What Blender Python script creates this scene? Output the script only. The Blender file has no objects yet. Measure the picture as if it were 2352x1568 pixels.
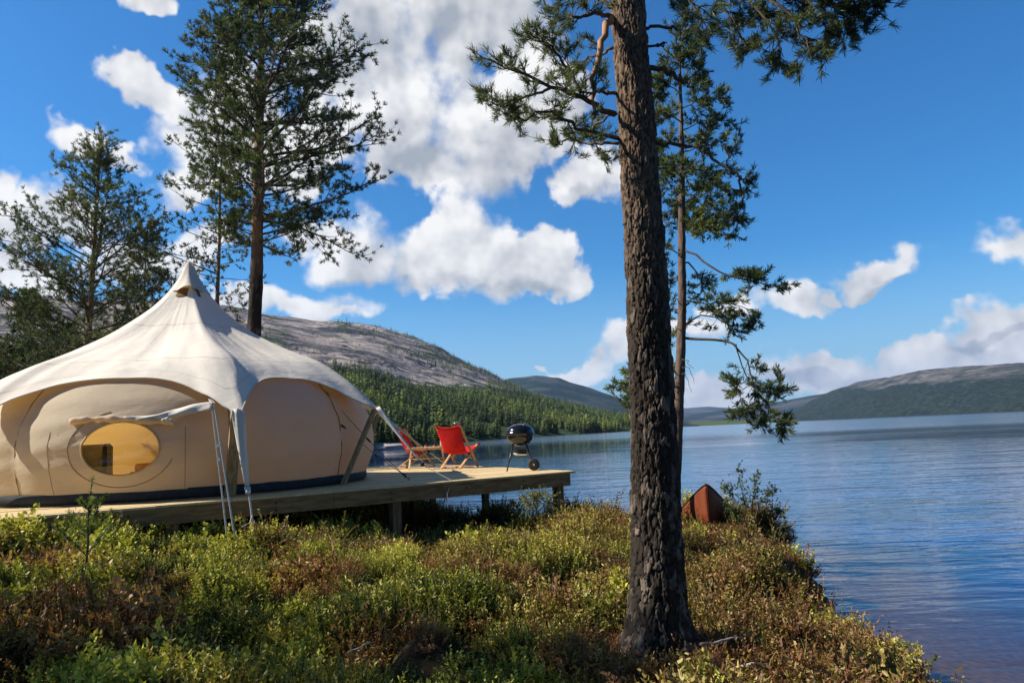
import bpy, math, random
import numpy as np
from mathutils import Vector, Matrix

scene = bpy.context.scene
C = scene.collection
PI = math.pi
R = math.radians

# ----------------------------------------------------------------- camera geometry
# measurements of the photograph are in pixels of a 2352 x 1568 copy of it
FPX, CX, CY = 1680.0, 1176.0, 784.0
ROLL = math.atan(0.0453)
PITCH = math.atan(211.3 * math.cos(ROLL) / FPX)
cF = np.array([0, math.cos(PITCH), math.sin(PITCH)])
_u = np.array([0, -math.sin(PITCH), math.cos(PITCH)])
_r = np.array([1.0, 0, 0])
cR = _r * math.cos(ROLL) - _u * math.sin(ROLL)
cU = _u * math.cos(ROLL) + _r * math.sin(ROLL)

def ray(x, y):
    return cF + cR * (x - CX) / FPX - cU * (y - CY) / FPX

def at(x, y, Y):                      # world point seen at pixel x, y lying at distance Y
    d = ray(x, y)
    return d * (Y / d[1])

def on_z(x, y, z):                    # world point seen at pixel x, y on a level plane
    d = ray(x, y)
    return d * (z / d[2])

def azel(x, y):
    d = ray(x, y)
    return math.atan2(d[0], d[1]), math.atan2(d[2], math.hypot(d[0], d[1]))

def nrm(v):
    v = np.asarray(v, float)
    return v / (np.linalg.norm(v) + 1e-12)

WATER = -2.2
DECK = -0.70
SUN_EL, SUN_AZ = 39.0, -92.0          # degrees; azimuth measured from +Y towards +X

# ----------------------------------------------------------------- object helpers
def tag(o, label=None, cat=None, group=None, kind=None):
    if label: o['label'] = label
    if cat: o['category'] = cat
    if group: o['group'] = group
    if kind: o['kind'] = kind
    return o

def empty(name, loc=(0, 0, 0), rz=0.0):
    o = bpy.data.objects.new(name, None)
    o.empty_display_size = 0.2
    C.objects.link(o)
    o.location = loc
    o.rotation_euler = (0, 0, rz)
    return o

def link(name, me, mat=None, parent=None, smooth=False):
    o = bpy.data.objects.new(name, me)
    C.objects.link(o)
    if mat is not None:
        for m in (mat if isinstance(mat, (list, tuple)) else [mat]):
            me.materials.append(m)
    if parent is not None:
        o.parent = parent
    if smooth:
        me.polygons.foreach_set('use_smooth', np.ones(len(me.polygons), bool))
    return o

def np_mesh(name, V, F, attrs=None):
    """F: (n,3) or (n,4) int array"""
    me = bpy.data.meshes.new(name)
    V = np.asarray(V, np.float32); F = np.asarray(F, np.int32)
    n, k = F.shape
    me.vertices.add(len(V)); me.vertices.foreach_set('co', V.ravel())
    me.loops.add(n * k); me.loops.foreach_set('vertex_index', F.ravel())
    me.polygons.add(n)
    me.polygons.foreach_set('loop_start', np.arange(0, n * k, k, dtype=np.int32))
    me.polygons.foreach_set('loop_total', np.full(n, k, np.int32))
    for an, av in (attrs or {}).items():
        a = me.attributes.new(an, 'FLOAT', 'POINT')
        a.data.foreach_set('value', np.asarray(av, np.float32).ravel())
    me.update(calc_edges=True)
    me.validate()
    return me

class MB:
    """collects boxes, bars, tubes and sheets into one mesh"""
    def __init__(s): s.v = []; s.f = []
    def add(s, V, F):
        b = len(s.v)
        s.v.extend([tuple(map(float, p)) for p in V])
        s.f.extend([tuple(b + i for i in f) for f in F])
    def box(s, c, size, ax=None):
        ax = np.eye(3) if ax is None else np.asarray(ax, float)
        c = np.asarray(c, float); h = np.asarray(size, float) / 2
        V = [c + ax[0] * h[0] * i + ax[1] * h[1] * j + ax[2] * h[2] * k
             for i in (-1, 1) for j in (-1, 1) for k in (-1, 1)]
        s.add(V, [(0, 1, 3, 2), (4, 6, 7, 5), (0, 4, 5, 1), (2, 3, 7, 6), (0, 2, 6, 4), (1, 5, 7, 3)])
    def bar(s, a, b, w, t, up=(0, 0, 1)):
        a = np.asarray(a, float); b = np.asarray(b, float)
        d = nrm(b - a); x = np.cross(d, up)
        x = nrm(x) if np.linalg.norm(x) > 1e-6 else np.array([1., 0, 0])
        y = np.cross(x, d)
        s.box((a + b) / 2, (np.linalg.norm(b - a), w, t), [d, x, y])
    def tube(s, pts, rad, n=8, caps=True):
        pts = np.asarray(pts, float); m = len(pts)
        rad = np.full(m, rad, float) if np.isscalar(rad) else np.asarray(rad, float)
        T = np.gradient(pts, axis=0); T /= np.linalg.norm(T, axis=1, keepdims=True) + 1e-12
        a = np.array([0, 0, 1.0]) if abs(T[0][2]) < .9 else np.array([1.0, 0, 0])
        V = []
        for i in range(m):
            x = nrm(np.cross(T[i], a)); y = np.cross(T[i], x); a = np.cross(x, T[i])
            for k in range(n):
                th = 2 * PI * k / n
                V.append(pts[i] + rad[i] * (math.cos(th) * x + math.sin(th) * y))
        F = [(i * n + k, i * n + (k + 1) % n, (i + 1) * n + (k + 1) % n, (i + 1) * n + k)
             for i in range(m - 1) for k in range(n)]
        if caps:
            F.append(tuple(range(n - 1, -1, -1))); F.append(tuple((m - 1) * n + k for k in range(n)))
        s.add(V, F)
    def lathe(s, prof, c=(0, 0, 0), n=32, ax=None):
        ax = np.eye(3) if ax is None else np.asarray(ax, float); c = np.asarray(c, float)
        V = []
        for r, z in prof:
            for k in range(n):
                th = 2 * PI * k / n
                V.append(c + ax[0] * r * math.cos(th) + ax[1] * r * math.sin(th) + ax[2] * z)
        m = len(prof)
        F = [(i * n + k, i * n + (k + 1) % n, (i + 1) * n + (k + 1) % n, (i + 1) * n + k)
             for i in range(m - 1) for k in range(n)]
        s.add(V, F)
    def grid(s, P):
        P = np.asarray(P, float); m, n = P.shape[:2]
        F = [(i * n + j, i * n + j + 1, (i + 1) * n + j + 1, (i + 1) * n + j) for i in range(m - 1) for j in range(n - 1)]
        s.add(P.reshape(-1, 3), F)
    def build(s, name, mat, parent=None, smooth=False, bevel=0.0, solid=0.0):
        me = bpy.data.meshes.new(name)
        me.from_pydata(s.v, [], s.f); me.update()
        o = link(name, me, mat, parent, smooth)
        if solid:
            md = o.modifiers.new('solid', 'SOLIDIFY'); md.thickness = solid; md.offset = 0
        if bevel:
            md = o.modifiers.new('bevel', 'BEVEL'); md.width = bevel; md.segments = 2; md.limit_method = 'ANGLE'
        return o

# ----------------------------------------------------------------- value noise in numpy
_rng = np.random.default_rng(11)
_tab = _rng.random(65536)
def _hash(ix, iy, iz=0):
    h = (ix * 73856093) ^ (iy * 19349663) ^ (iz * 83492791)
    return _tab[(h ^ (h >> 13)) & 65535]
def vnoise(x, y, z=0.0):
    x, y, z = np.broadcast_arrays(np.asarray(x, float), np.asarray(y, float), np.asarray(z, float))
    ix, iy, iz = (np.floor(q).astype(np.int64) for q in (x, y, z))
    fx, fy, fz = x - ix, y - iy, z - iz
    fx, fy, fz = (q * q * (3 - 2 * q) for q in (fx, fy, fz))
    def c(a, b, d): return _hash(ix + a, iy + b, iz + d)
    def l(a, b, t): return a + (b - a) * t
    return l(l(l(c(0,0,0), c(1,0,0), fx), l(c(0,1,0), c(1,1,0), fx), fy),
             l(l(c(0,0,1), c(1,0,1), fx), l(c(0,1,1), c(1,1,1), fx), fy), fz)
def fbm(x, y, z=0.0, o=4, g=.5):
    s = 0; a = 1; t = 0
    for i in range(o):
        s = s + a * (vnoise(np.asarray(x) * 2 ** i + 17 * i, np.asarray(y) * 2 ** i - 9 * i, np.asarray(z) * 2 ** i) - .5)
        t += a; a *= g
    return s / t * 2
def sstep(a, b, x):
    t = np.clip((np.asarray(x, float) - a) / (b - a), 0, 1)
    return t * t * (3 - 2 * t)

# ----------------------------------------------------------------- materials
class N:
    """tiny node-building helper"""
    def __init__(s, tree): s.t = tree; s.n = tree.nodes; s.l = tree.links
    def new(s, kind, **kw):
        nd = s.n.new(kind)
        for k, v in kw.items(): setattr(nd, k, v)
        return nd
    def put(s, sock, v):
        if isinstance(v, bpy.types.NodeSocket): s.l.new(v, sock)
        elif v is not None:
            if sock.type == 'RGBA' and len(v) == 3: v = (*v, 1)
            sock.default_value = v
    def math(s, op, a, b=None, c=None, clamp=False):
        nd = s.new('ShaderNodeMath', operation=op, use_clamp=clamp)
        s.put(nd.inputs[0], a)
        if b is not None: s.put(nd.inputs[1], b)
        if c is not None: s.put(nd.inputs[2], c)
        return nd.outputs[0]
    def vmath(s, op, a, b=None, scale=None):
        nd = s.new('ShaderNodeVectorMath', operation=op)
        s.put(nd.inputs[0], a)
        if b is not None: s.put(nd.inputs[1], b)
        if scale is not None: s.put(nd.inputs['Scale'], scale)
        return nd.outputs['Value'] if op in ('LENGTH', 'DOT_PRODUCT', 'DISTANCE') else nd.outputs[0]
    def mix(s, f, a, b, blend='MIX'):
        nd = s.new('ShaderNodeMix', data_type='RGBA', blend_type=blend)
        s.put(nd.inputs[0], f); s.put(nd.inputs[6], a); s.put(nd.inputs[7], b)
        return nd.outputs[2]
    def noise(s, vec, scale, detail=4, rough=.55, dist=0.0, out='Fac'):
        nd = s.new('ShaderNodeTexNoise')
        s.put(nd.inputs['Vector'], vec); s.put(nd.inputs['Scale'], scale)
        s.put(nd.inputs['Detail'], detail); s.put(nd.inputs['Roughness'], rough); s.put(nd.inputs['Distortion'], dist)
        return nd.outputs[out]
    def step(s, v, a, b, lo=0.0, hi=1.0, smooth=True):
        nd = s.new('ShaderNodeMapRange', interpolation_type='SMOOTHSTEP' if smooth else 'LINEAR')
        s.put(nd.inputs[0], v); s.put(nd.inputs[1], a); s.put(nd.inputs[2], b); s.put(nd.inputs[3], lo); s.put(nd.inputs[4], hi)
        return nd.outputs[0]
    def coord(s, which='Object'):
        return s.new('ShaderNodeTexCoord').outputs[which]
    def mapping(s, vec, scale=(1, 1, 1), rot=(0, 0, 0), loc=(0, 0, 0)):
        nd = s.new('ShaderNodeMapping'); s.put(nd.inputs[0], vec)
        nd.inputs['Scale'].default_value = scale; nd.inputs['Rotation'].default_value = rot; nd.inputs['Location'].default_value = loc
        return nd.outputs[0]
    def attr(s, name, typ='GEOMETRY', out='Fac'):
        nd = s.new('ShaderNodeAttribute', attribute_name=name, attribute_type=typ)
        return nd.outputs[out]
    def bump(s, h, strength=.5, dist=.01, normal=None):
        nd = s.new('ShaderNodeBump')
        s.put(nd.inputs['Strength'], strength); s.put(nd.inputs['Distance'], dist); s.put(nd.inputs['Height'], h)
        if normal is not None: s.put(nd.inputs['Normal'], normal)
        return nd.outputs[0]
    def pbsdf(s, color, rough=.6, normal=None, spec=.5, metal=0.0):
        nd = s.new('ShaderNodeBsdfPrincipled')
        s.put(nd.inputs['Base Color'], color); s.put(nd.inputs['Roughness'], rough)
        s.put(nd.inputs['Specular IOR Level'], spec); s.put(nd.inputs['Metallic'], metal)
        if normal is not None: s.put(nd.inputs['Normal'], normal)
        return nd.outputs[0]

def new_mat(name):
    m = bpy.data.materials.new(name); m.use_nodes = True
    m.node_tree.nodes.clear()
    k = N(m.node_tree)
    out = k.new('ShaderNodeOutputMaterial')
    k.surf = out.inputs['Surface']
    return m, k

def simple(name, c1, c2=None, scale=8, rough=.6, bump=.0, bdist=.01, stretch=(1, 1, 1), spec=.4, metal=0, bscale=None, coord='Object', lo=.35, hi=.65):
    m, k = new_mat(name)
    co = k.mapping(k.coord(coord), stretch)
    n = k.noise(co, scale, 5)
    col = k.mix(k.step(n, lo, hi), c1, c2 if c2 else c1)
    nr = k.bump(k.noise(co, bscale or scale * 3, 4), bump, bdist) if bump else None
    k.put(k.surf, k.pbsdf(col, rough, nr, spec, metal))
    return m

def leafy(name, stops, attr='tone', atype='GEOMETRY', trans=.3, rough=.55, vary=None, tr_tint=(1.3, 1.25, .5)):
    """foliage: colour from a per-leaf value, part of the light passing through"""
    m, k = new_mat(name)
    r = k.new('ShaderNodeValToRGB')
    r.color_ramp.interpolation = 'LINEAR'
    while len(r.color_ramp.elements) < len(stops): r.color_ramp.elements.new(.5)
    for e, (p, c) in zip(r.color_ramp.elements, stops):
        e.position = p; e.color = (*c, 1)
    k.put(r.inputs[0], k.attr(attr, atype))
    col = r.outputs[0]
    b = k.pbsdf(col, rough, None, .25)
    t = k.new('ShaderNodeBsdfTranslucent')
    k.put(t.inputs[0], k.mix(1.0, col, tr_tint, 'MULTIPLY'))
    mx = k.new('ShaderNodeMixShader'); mx.inputs[0].default_value = trans
    k.l.new(b, mx.inputs[1]); k.l.new(t.outputs[0], mx.inputs[2])
    k.put(k.surf, mx.outputs[0])
    return m
HAZE = 4.6e-5
# ================================================================= sky, sun, camera
def build_world():
    w = bpy.data.worlds.new('World'); scene.world = w; w.use_nodes = True
    w.node_tree.nodes.clear(); k = N(w.node_tree)
    S = 0.060
    def noise2(vec, scale, detail=4, rough=.55, dist=0.0, out='Fac'):
        r = k.noise(vec, scale, detail, rough, dist, out); r.node.noise_dimensions = '2D'; return r
    sky = k.new('ShaderNodeTexSky', sky_type='NISHITA', sun_disc=False)
    sky.sun_elevation = R(SUN_EL); sky.sun_rotation = R(SUN_AZ)
    sky.air_density = 1.0; sky.dust_density = 0.6; sky.ozone_density = 2.2
    hs = k.new('ShaderNodeHueSaturation'); hs.inputs['Saturation'].default_value = SKY_SAT
    hs.inputs['Value'].default_value = SKY_VAL
    k.put(hs.inputs['Color'], sky.outputs[0])
    skyc0 = k.mix(1.0, hs.outputs[0], SKY_TINT, 'MULTIPLY')
    # ---- clouds, laid out by compass direction and height over the horizon
    d = k.vmath('NORMALIZE', k.coord('Generated'))
    sx = k.new('ShaderNodeSeparateXYZ'); k.put(sx.inputs[0], d)
    az = k.math('ARCTAN2', sx.outputs[0], sx.outputs[1])
    el = k.math('ARCSINE', sx.outputs[2])
    cb = k.new('ShaderNodeCombineXYZ'); k.put(cb.inputs[0], az); k.put(cb.inputs[1], el)
    p = cb.outputs[0]
    # sky dimmed overhead and behind the camera to weaken its fill light
    dim_ = k.math('MULTIPLY', k.step(el, R(36), R(62), 1.0, .34), k.step(sx.outputs[1], -.6, .15, .5, 1.0))
    cg = k.new('ShaderNodeCombineColor')
    for i_ in range(3): k.put(cg.inputs[i_], dim_)
    skyc = k.mix(1.0, skyc0, cg.outputs[0], 'MULTIPLY')
    warp = k.vmath('SUBTRACT', noise2(p, 9, 4, .55, out='Color'), (.5, .5, .5))
    pw = k.vmath('ADD', p, k.vmath('SCALE', warp, scale=.11))
    def blob(vec, x, y, rx, ry):
        a, e = azel(x, y)
        q = k.vmath('MULTIPLY', k.vmath('SUBTRACT', vec, (a, e, 0)), (FPX / rx, FPX / ry, 0))
        return k.math('SUBTRACT', 1.0, k.vmath('LENGTH', q))
    def union(vec, lst):
        r = None
        for b in lst:
            v = blob(vec, *b)
            r = v if r is None else k.math('SMOOTH_MAX', r, v, .25)
        return r
    CL = CLOUDS
    field = union(pw, CL)
    def puffs(vec, scale, det):
        v = k.new('ShaderNodeTexVoronoi', feature='F1', normalize=True, voronoi_dimensions='2D')
        k.put(v.inputs['Vector'], vec); k.put(v.inputs['Scale'], scale); k.put(v.inputs['Detail'], det)
        k.put(v.inputs['Roughness'], .55); k.put(v.inputs['Lacunarity'], 2.2);
        return k.math('SUBTRACT', 1.0, v.outputs['Distance'])
    # billows (round heads in several sizes) mixed with wisps
    def body(vec, fine):
        q = k.vmath('ADD', vec, k.vmath('SCALE', k.vmath('SUBTRACT', noise2(vec, 26, 3 if fine else 1, .6, out='Color'), (.5, .5, .5)), scale=.035))
        pf = puffs(q, 9, 2.0 if fine else 0.6)
        fb = noise2(vec, 12, 8 if fine else 3, .56)
        return k.math('ADD', k.math('MULTIPLY', k.math('SUBTRACT', pf, .665), 1.1), k.math('MULTIPLY', k.math('SUBTRACT', fb, .52), 1.3))
    b1 = body(p, True)
    dens = k.math('ADD', k.math('MINIMUM', field, .8), b1)
    soft = noise2(p, 7, 2)
    alpha = k.step(dens, k.step(soft, .35, .65, .08, -.05), k.step(soft, .35, .65, .36, .66))
    # light: heads turned to the sun are white, thick middles and bases grey
    b0 = body(k.vmath('ADD', p, (-.016, .020, 0)), False)
    bs_ = body(p, False)
    rim = k.math('ADD', k.math('MULTIPLY', k.math('SUBTRACT', bs_, b0), .95), k.math('MULTIPLY', k.math('SUBTRACT', b1, bs_), .45))
    rim = k.math('MAXIMUM', k.math('MINIMUM', rim, .30), -.26)
    grey = union(pw, GREYS)
    lum = k.math('ADD', k.math('SUBTRACT', .80, k.math('MULTIPLY', k.step(grey, -.2, .6), .32)), rim)
    lum = k.math('SUBTRACT', lum, k.math('MULTIPLY', k.step(dens, .5, 1.3), .06))
    lum = k.math('ADD', lum, k.step(alpha, 1.0, .1, 0, .08))
    cr = k.new('ShaderNodeValToRGB')
    cr.color_ramp.elements[0].position = .2; cr.color_ramp.elements[0].color = (3.7, 4.1, 4.7, 1)
    cr.color_ramp.elements[1].position = 1.0; cr.color_ramp.elements[1].color = (9.9, 9.8, 9.7, 1)
    e = cr.color_ramp.elements.new(.6); e.color = (6.7, 6.8, 7.1, 1)
    k.put(cr.inputs[0], lum)
    col = k.mix(alpha, skyc, cr.outputs[0])
    # haze band just over the horizon
    hz = k.step(el, .0, .24, .52, 0.0)
    col2 = k.mix(hz, skyc, (5.6, 7.0, 8.8))
    col = k.mix(alpha, col2, cr.outputs[0])
    bg = k.new('ShaderNodeBackground'); bg.inputs[1].default_value = S
    k.put(bg.inputs[0], col)
    out = k.new('ShaderNodeOutputWorld'); k.l.new(bg.outputs[0], out.inputs[0])
    w.cycles.sampling_method = 'MANUAL'; w.cycles.sample_map_resolution = 512

SKY_SAT, SKY_VAL, SKY_TINT = 1.22, 1.10, (0.37, 1.0, 1.36)
CLOUDS = [  # x, y, rx, ry in photograph pixels
    # the great cloud
    (1080, 40, 250, 150), (930, 230, 190, 170), (1130, 270, 250, 170), (1000, 400, 210, 95),
    (1330, 400, 135, 78), (1230, 240, 150, 150), (900, 110, 170, 130),
    (1000, 590, 260, 110), (1190, 640, 170, 62), (1280, 625, 120, 74), (1230, 590, 90, 70), (1090, 520, 120, 80), (820, 605, 140, 62),
    # behind the left pines
    (340, 215, 90, 62), (425, 300, 85, 95), (560, 260, 140, 160), (700, 330, 130, 120), (760, 180, 120, 150),
    (170, 288, 80, 46), (312, 335, 44, 32), (330, -10, 60, 40), (440, 420, 85, 60), (700, 555, 80, 50),
    (0, 430, 50, 50), (150, 530, 140, 74), (60, 610, 110, 50), (290, 620, 150, 60), (470, 560, 70, 60),
    # low ones
    (700, 705, 190, 38), (560, 690, 70, 32), (800, 725, 74, 26),
    (1370, 835, 80, 38), (1300, 852, 75, 28), (1420, 800, 64, 42), (1225, 840, 28, 13), 
    (2055, 622, 90, 42), (1990, 655, 66, 27), (1840, 682, 86, 36), (1915, 660, 36, 22),
    (2310, 560, 120, 36), (2370, 525, 70, 36), (2310, 745, 108, 46), (2010, 803, 28, 11),
    (1870, 842, 110, 46), (2050, 838, 220, 54), (2240, 815, 220, 54), (2400, 795, 160, 56), (1960, 875, 320, 56),
    (1660, 895, 115, 48), (1780, 870, 116, 34), (1640, 930, 150, 36), (1690, 715, 66, 28), (1620, 780, 74, 30),
]
GREYS = [(1080, 60, 200, 90), (1120, 370, 230, 80), (930, 390, 140, 70), (1370, 215, 90, 110), (900, 300, 110, 60),
         (1180, 675, 240, 34), (930, 650, 200, 40), (1880, 870, 110, 24), (2060, 660, 90, 14), (1330, 440, 100, 30),
         (800, 90, 120, 90), (2300, 775, 100, 14)]
build_world()

sl = bpy.data.lights.new('sun', 'SUN'); sl.energy = 4.9; sl.angle = R(.53); sl.color = (1.0, .93, .82)
so = bpy.data.objects.new('sun', sl); C.objects.link(so)
sd = Vector((math.sin(R(SUN_AZ)) * math.cos(R(SUN_EL)), math.cos(R(SUN_AZ)) * math.cos(R(SUN_EL)), math.sin(R(SUN_EL))))
so.rotation_euler = sd.to_track_quat('Z', 'Y').to_euler()
so.location = sd * 30

cam = bpy.data.cameras.new('camera'); cam.sensor_width = 36; cam.lens = FPX / 2352 * 36
cam.clip_start = .05; cam.clip_end = 40000
co = bpy.data.objects.new('camera', cam); C.objects.link(co); scene.camera = co
co.matrix_world = Matrix(((cR[0], cU[0], -cF[0], 0), (cR[1], cU[1], -cF[1], 0), (cR[2], cU[2], -cF[2], 0), (0, 0, 0, 1)))
scene.view_settings.view_transform = 'Standard'; scene.view_settings.look = 'None'
scene.view_settings.exposure = 0.76; scene.view_settings.gamma = 1
scene.render.engine = 'CYCLES'
scene.cycles.use_denoising = True
scene.cycles.max_bounces = 7; scene.cycles.transparent_max_bounces = 10
scene.cycles.caustics_reflective = False; scene.cycles.caustics_refractive = False
scene.cycles.sample_clamp_indirect = 6

# ================================================================= terrain, water, hills
SHORE = np.array([(2.85,-6),(2.95,1),(3.1,4),(3.42,6),(3.4,8),(3.9,10),(4.3,11.5),(4.2,13.2),(2.5,14.2),(.8,15),(-1.2,16.8),
                  (-2.5,18.7),(-4.5,22),(-9,30),(-20,42),(-70,60),(-140,20),(-140,-6)], float)
def shore_dist(X, Y):
    """signed distance to the near shoreline, positive on land"""
    P = np.stack([X, Y], -1); d2 = np.full(X.shape, 1e9); ins = np.zeros(X.shape, bool)
    for i in range(len(SHORE)):
        a, b = SHORE[i], SHORE[(i + 1) % len(SHORE)]
        e = b - a; t = np.clip(((P - a) @ e) / (e @ e), 0, 1)
        d2 = np.minimum(d2, ((P - a - t[..., None] * e) ** 2).sum(-1))
        c = ((a[1] > Y) != (b[1] > Y)) & (X < (b[0] - a[0]) * (Y - a[1]) / (b[1] - a[1] + 1e-12) + a[0])
        ins ^= c
    return np.where(ins, 1, -1) * np.sqrt(d2)
HS = np.array([(-6,7.9,-.80),(-5.2,7.9,-.92),(-4.6,8.2,-1.02),(-3.6,8.8,-1.24),(-1.8,10.6,-1.72),(-2.6,9.6,-1.60),(.6,12.0,-1.66),(1,5.6,-1.56),(-2.9,4,-1.72),(1.5,4,-1.74),(0,3,-1.85),(-.6,4.2,-1.78),(-1.6,5,-1.62),
               (-1,7.2,-1.46),(-3.8,6.6,-1.18),(-2.4,7.4,-1.28),(2.6,7,-1.86),(2.4,5.2,-1.98),(2.6,10,-1.72),(3,12,-1.62),(-6,4,-1.5),(-10,8,-.8),(-6,12.5,-1.3),(-3,15,-1.7),
               (-10,18,-.9),(-14,12,-.5),(-6,18,-1.2),(0,1,-1.65),(-2,-2,-1.6),(3,1,-1.8),(2.2,13,-1.6),(-.5,14,-1.62),(-20,10,0.2),(-20,25,.2),(-40,20,2)], float)
def base_h(X, Y):
    s = 0; w = 0
    for hx, hy, hz in HS:
        d2 = (X - hx) ** 2 + (Y - hy) ** 2
        q = np.exp(-d2 / (2 * 1.5 ** 2)) + 3e-3 / (1 + d2)
        s = s + q * hz; w = w + q
    return s / w
def ground_h(X, Y):
    X = np.asarray(X, float); Y = np.asarray(Y, float)
    d = shore_dist(X, Y)
    z = base_h(X, Y) + .20 * fbm(X * .9, Y * .9, 0, 3) + .30 * np.abs(fbm(X * 1.3, Y * 1.3, 6, 2))  + .05 * fbm(X * 4, Y * 4, 3, 2) - .09
    bed = WATER - .05 - .10 * np.clip(-d, 0, 60)
    t = sstep(-.25, .75 + 1.3 * sstep(9.0, 7.2, Y), d + .22 * fbm(X * 1.3, Y * 1.3, 9, 3))
    z = bed * (1 - t) + np.maximum(z, WATER + .1) * t
    # root mound round the big pine
    r = np.hypot(X - 1.0, Y - 5.65)
    z = z + .10 * np.exp(-(r / .55) ** 2)
    return z

def nonuni(fine0, fine1, step, lo, hi, n):
    a = fine0 - np.geomspace(step, fine0 - lo, n)[::-1]
    b = fine1 + np.geomspace(step, hi - fine1, n)
    return np.concatenate([a, np.arange(fine0, fine1 + step / 2, step), b])
gx = nonuni(-13, 6, .085, -260, 400, 26); gy = nonuni(1, 24, .085, -60, 420, 26)
GX, GY = np.meshgrid(gx, gy)
GZ = ground_h(GX, GY)
ny, nx = GX.shape
idx = np.arange(ny * nx).reshape(ny, nx)
quads = np.stack([idx[:-1, :-1], idx[:-1, 1:], idx[1:, 1:], idx[1:, :-1]], -1).reshape(-1, 4)
m_g, k = new_mat('soil')
co_ = k.coord('Object')
sp = k.new('ShaderNodeSeparateXYZ'); k.put(sp.inputs[0], co_)
n = k.noise(co_, 6, 6); n2 = k.noise(co_, 1.3, 3)
land = k.mix(k.step(n, .35, .65), (.022, .016, .010), (.075, .048, .024))
land = k.mix(k.step(n2, .5, .62), land, (.05, .055, .016))
bed = k.mix(k.step(k.noise(co_, 14, 5), .3, .7), (.075, .048, .032), (.15, .10, .065))
col = k.mix(k.step(sp.outputs[2], WATER - .02, WATER + .12), bed, land)
k.put(k.surf, k.pbsdf(col, .95, k.bump(n, .6, .03), .1))
g = link('ground', np_mesh('ground', np.stack([GX, GY, GZ], -1).reshape(-1, 3), quads), m_g, smooth=True)
tag(g, kind='structure')

# ---- lake
m_w, k = new_mat('lake_water')
wc = k.coord('Object')
geo = k.new('ShaderNodeNewGeometry')
ln = k.vmath('LENGTH', wc)
calm = k.step(k.noise(k.mapping(wc, (.010, .028, 1)), 1, 3, .5), .40, .64, .10, 1.25)
a1 = k.noise(k.mapping(wc, (.55, 2.1, 1), (0, 0, R(-6))), 1.0, 3, .5, .4)
a2 = k.noise(k.mapping(wc, (.14, .60, 1), (0, 0, R(5))), 1.0, 3, .5, .3)
a3 = k.noise(k.mapping(wc, (2.6, 5.5, 1), (0, 0, R(14))), 1.0, 3, .5, .2)
near = k.step(ln, 8, 70, 1.0, .12)
h = k.math('ADD', k.math('MULTIPLY', a2, .045), k.math('MULTIPLY', k.math('MULTIPLY', a1, .021), k.step(ln, 20, 160, 1.0, .3)))
h = k.math('ADD', h, k.math('MULTIPLY', k.math('MULTIPLY', a3, .008), near))
h = k.math('MULTIPLY', h, calm)
nb = k.bump(h, 1.0, 1.0)
fr = k.new('ShaderNodeLayerWeight'); fr.inputs['Blend'].default_value = .5; k.put(fr.inputs['Normal'], nb)
fr = k.math('ADD', .02, k.math('MULTIPLY', k.math('POWER', fr.outputs['Facing'], 5.0), .98))
gl = k.new('ShaderNodeBsdfGlossy'); k.put(gl.inputs['Roughness'], k.step(k.math('ADD', ln, k.math('MULTIPLY', k.noise(k.mapping(wc, (.02, .06, 1)), 1, 3), 60)), 110, 220, .03, .12)); gl.inputs['Color'].default_value = (.86, .94, 1.0, 1); k.put(gl.inputs['Normal'], nb)
deep = k.new('ShaderNodeBsdfDiffuse'); deep.inputs[0].default_value = (.003, .027, .13, 1)
tr = k.new('ShaderNodeBsdfTransparent'); tr.inputs[0].default_value = (.82, .74, .62, 1)
body = k.new('ShaderNodeMixShader'); k.put(body.inputs[0], k.attr('depth'))
k.l.new(tr.outputs[0], body.inputs[1]); k.l.new(deep.outputs[0], body.inputs[2])
ms = k.new('ShaderNodeMixShader'); k.put(ms.inputs[0], fr)
k.l.new(body.outputs[0], ms.inputs[1]); k.l.new(gl.outputs[0], ms.inputs[2])
k.put(k.surf, ms.outputs[0])
wx = nonuni(-4, 14, .25, -7000, 9000, 30); wy = nonuni(-3, 24, .25, -3000, 14000, 34)
WX, WY = np.meshgrid(wx, wy); wd = shore_dist(WX, WY)
dep = sstep(.4, 3.6, -wd + .9 * fbm(WX * .5, WY * .5))
ny, nx = WX.shape; idx = np.arange(ny * nx).reshape(ny, nx)
quads = np.stack([idx[:-1, :-1], idx[:-1, 1:], idx[1:, 1:], idx[1:, :-1]], -1).reshape(-1, 4)
lake = link('lake_water', np_mesh('lake_water', np.stack([WX, WY, np.full(WX.shape, WATER)], -1).reshape(-1, 3), quads, {'depth': dep}), m_w, smooth=True)
tag(lake, kind='structure')

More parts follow.
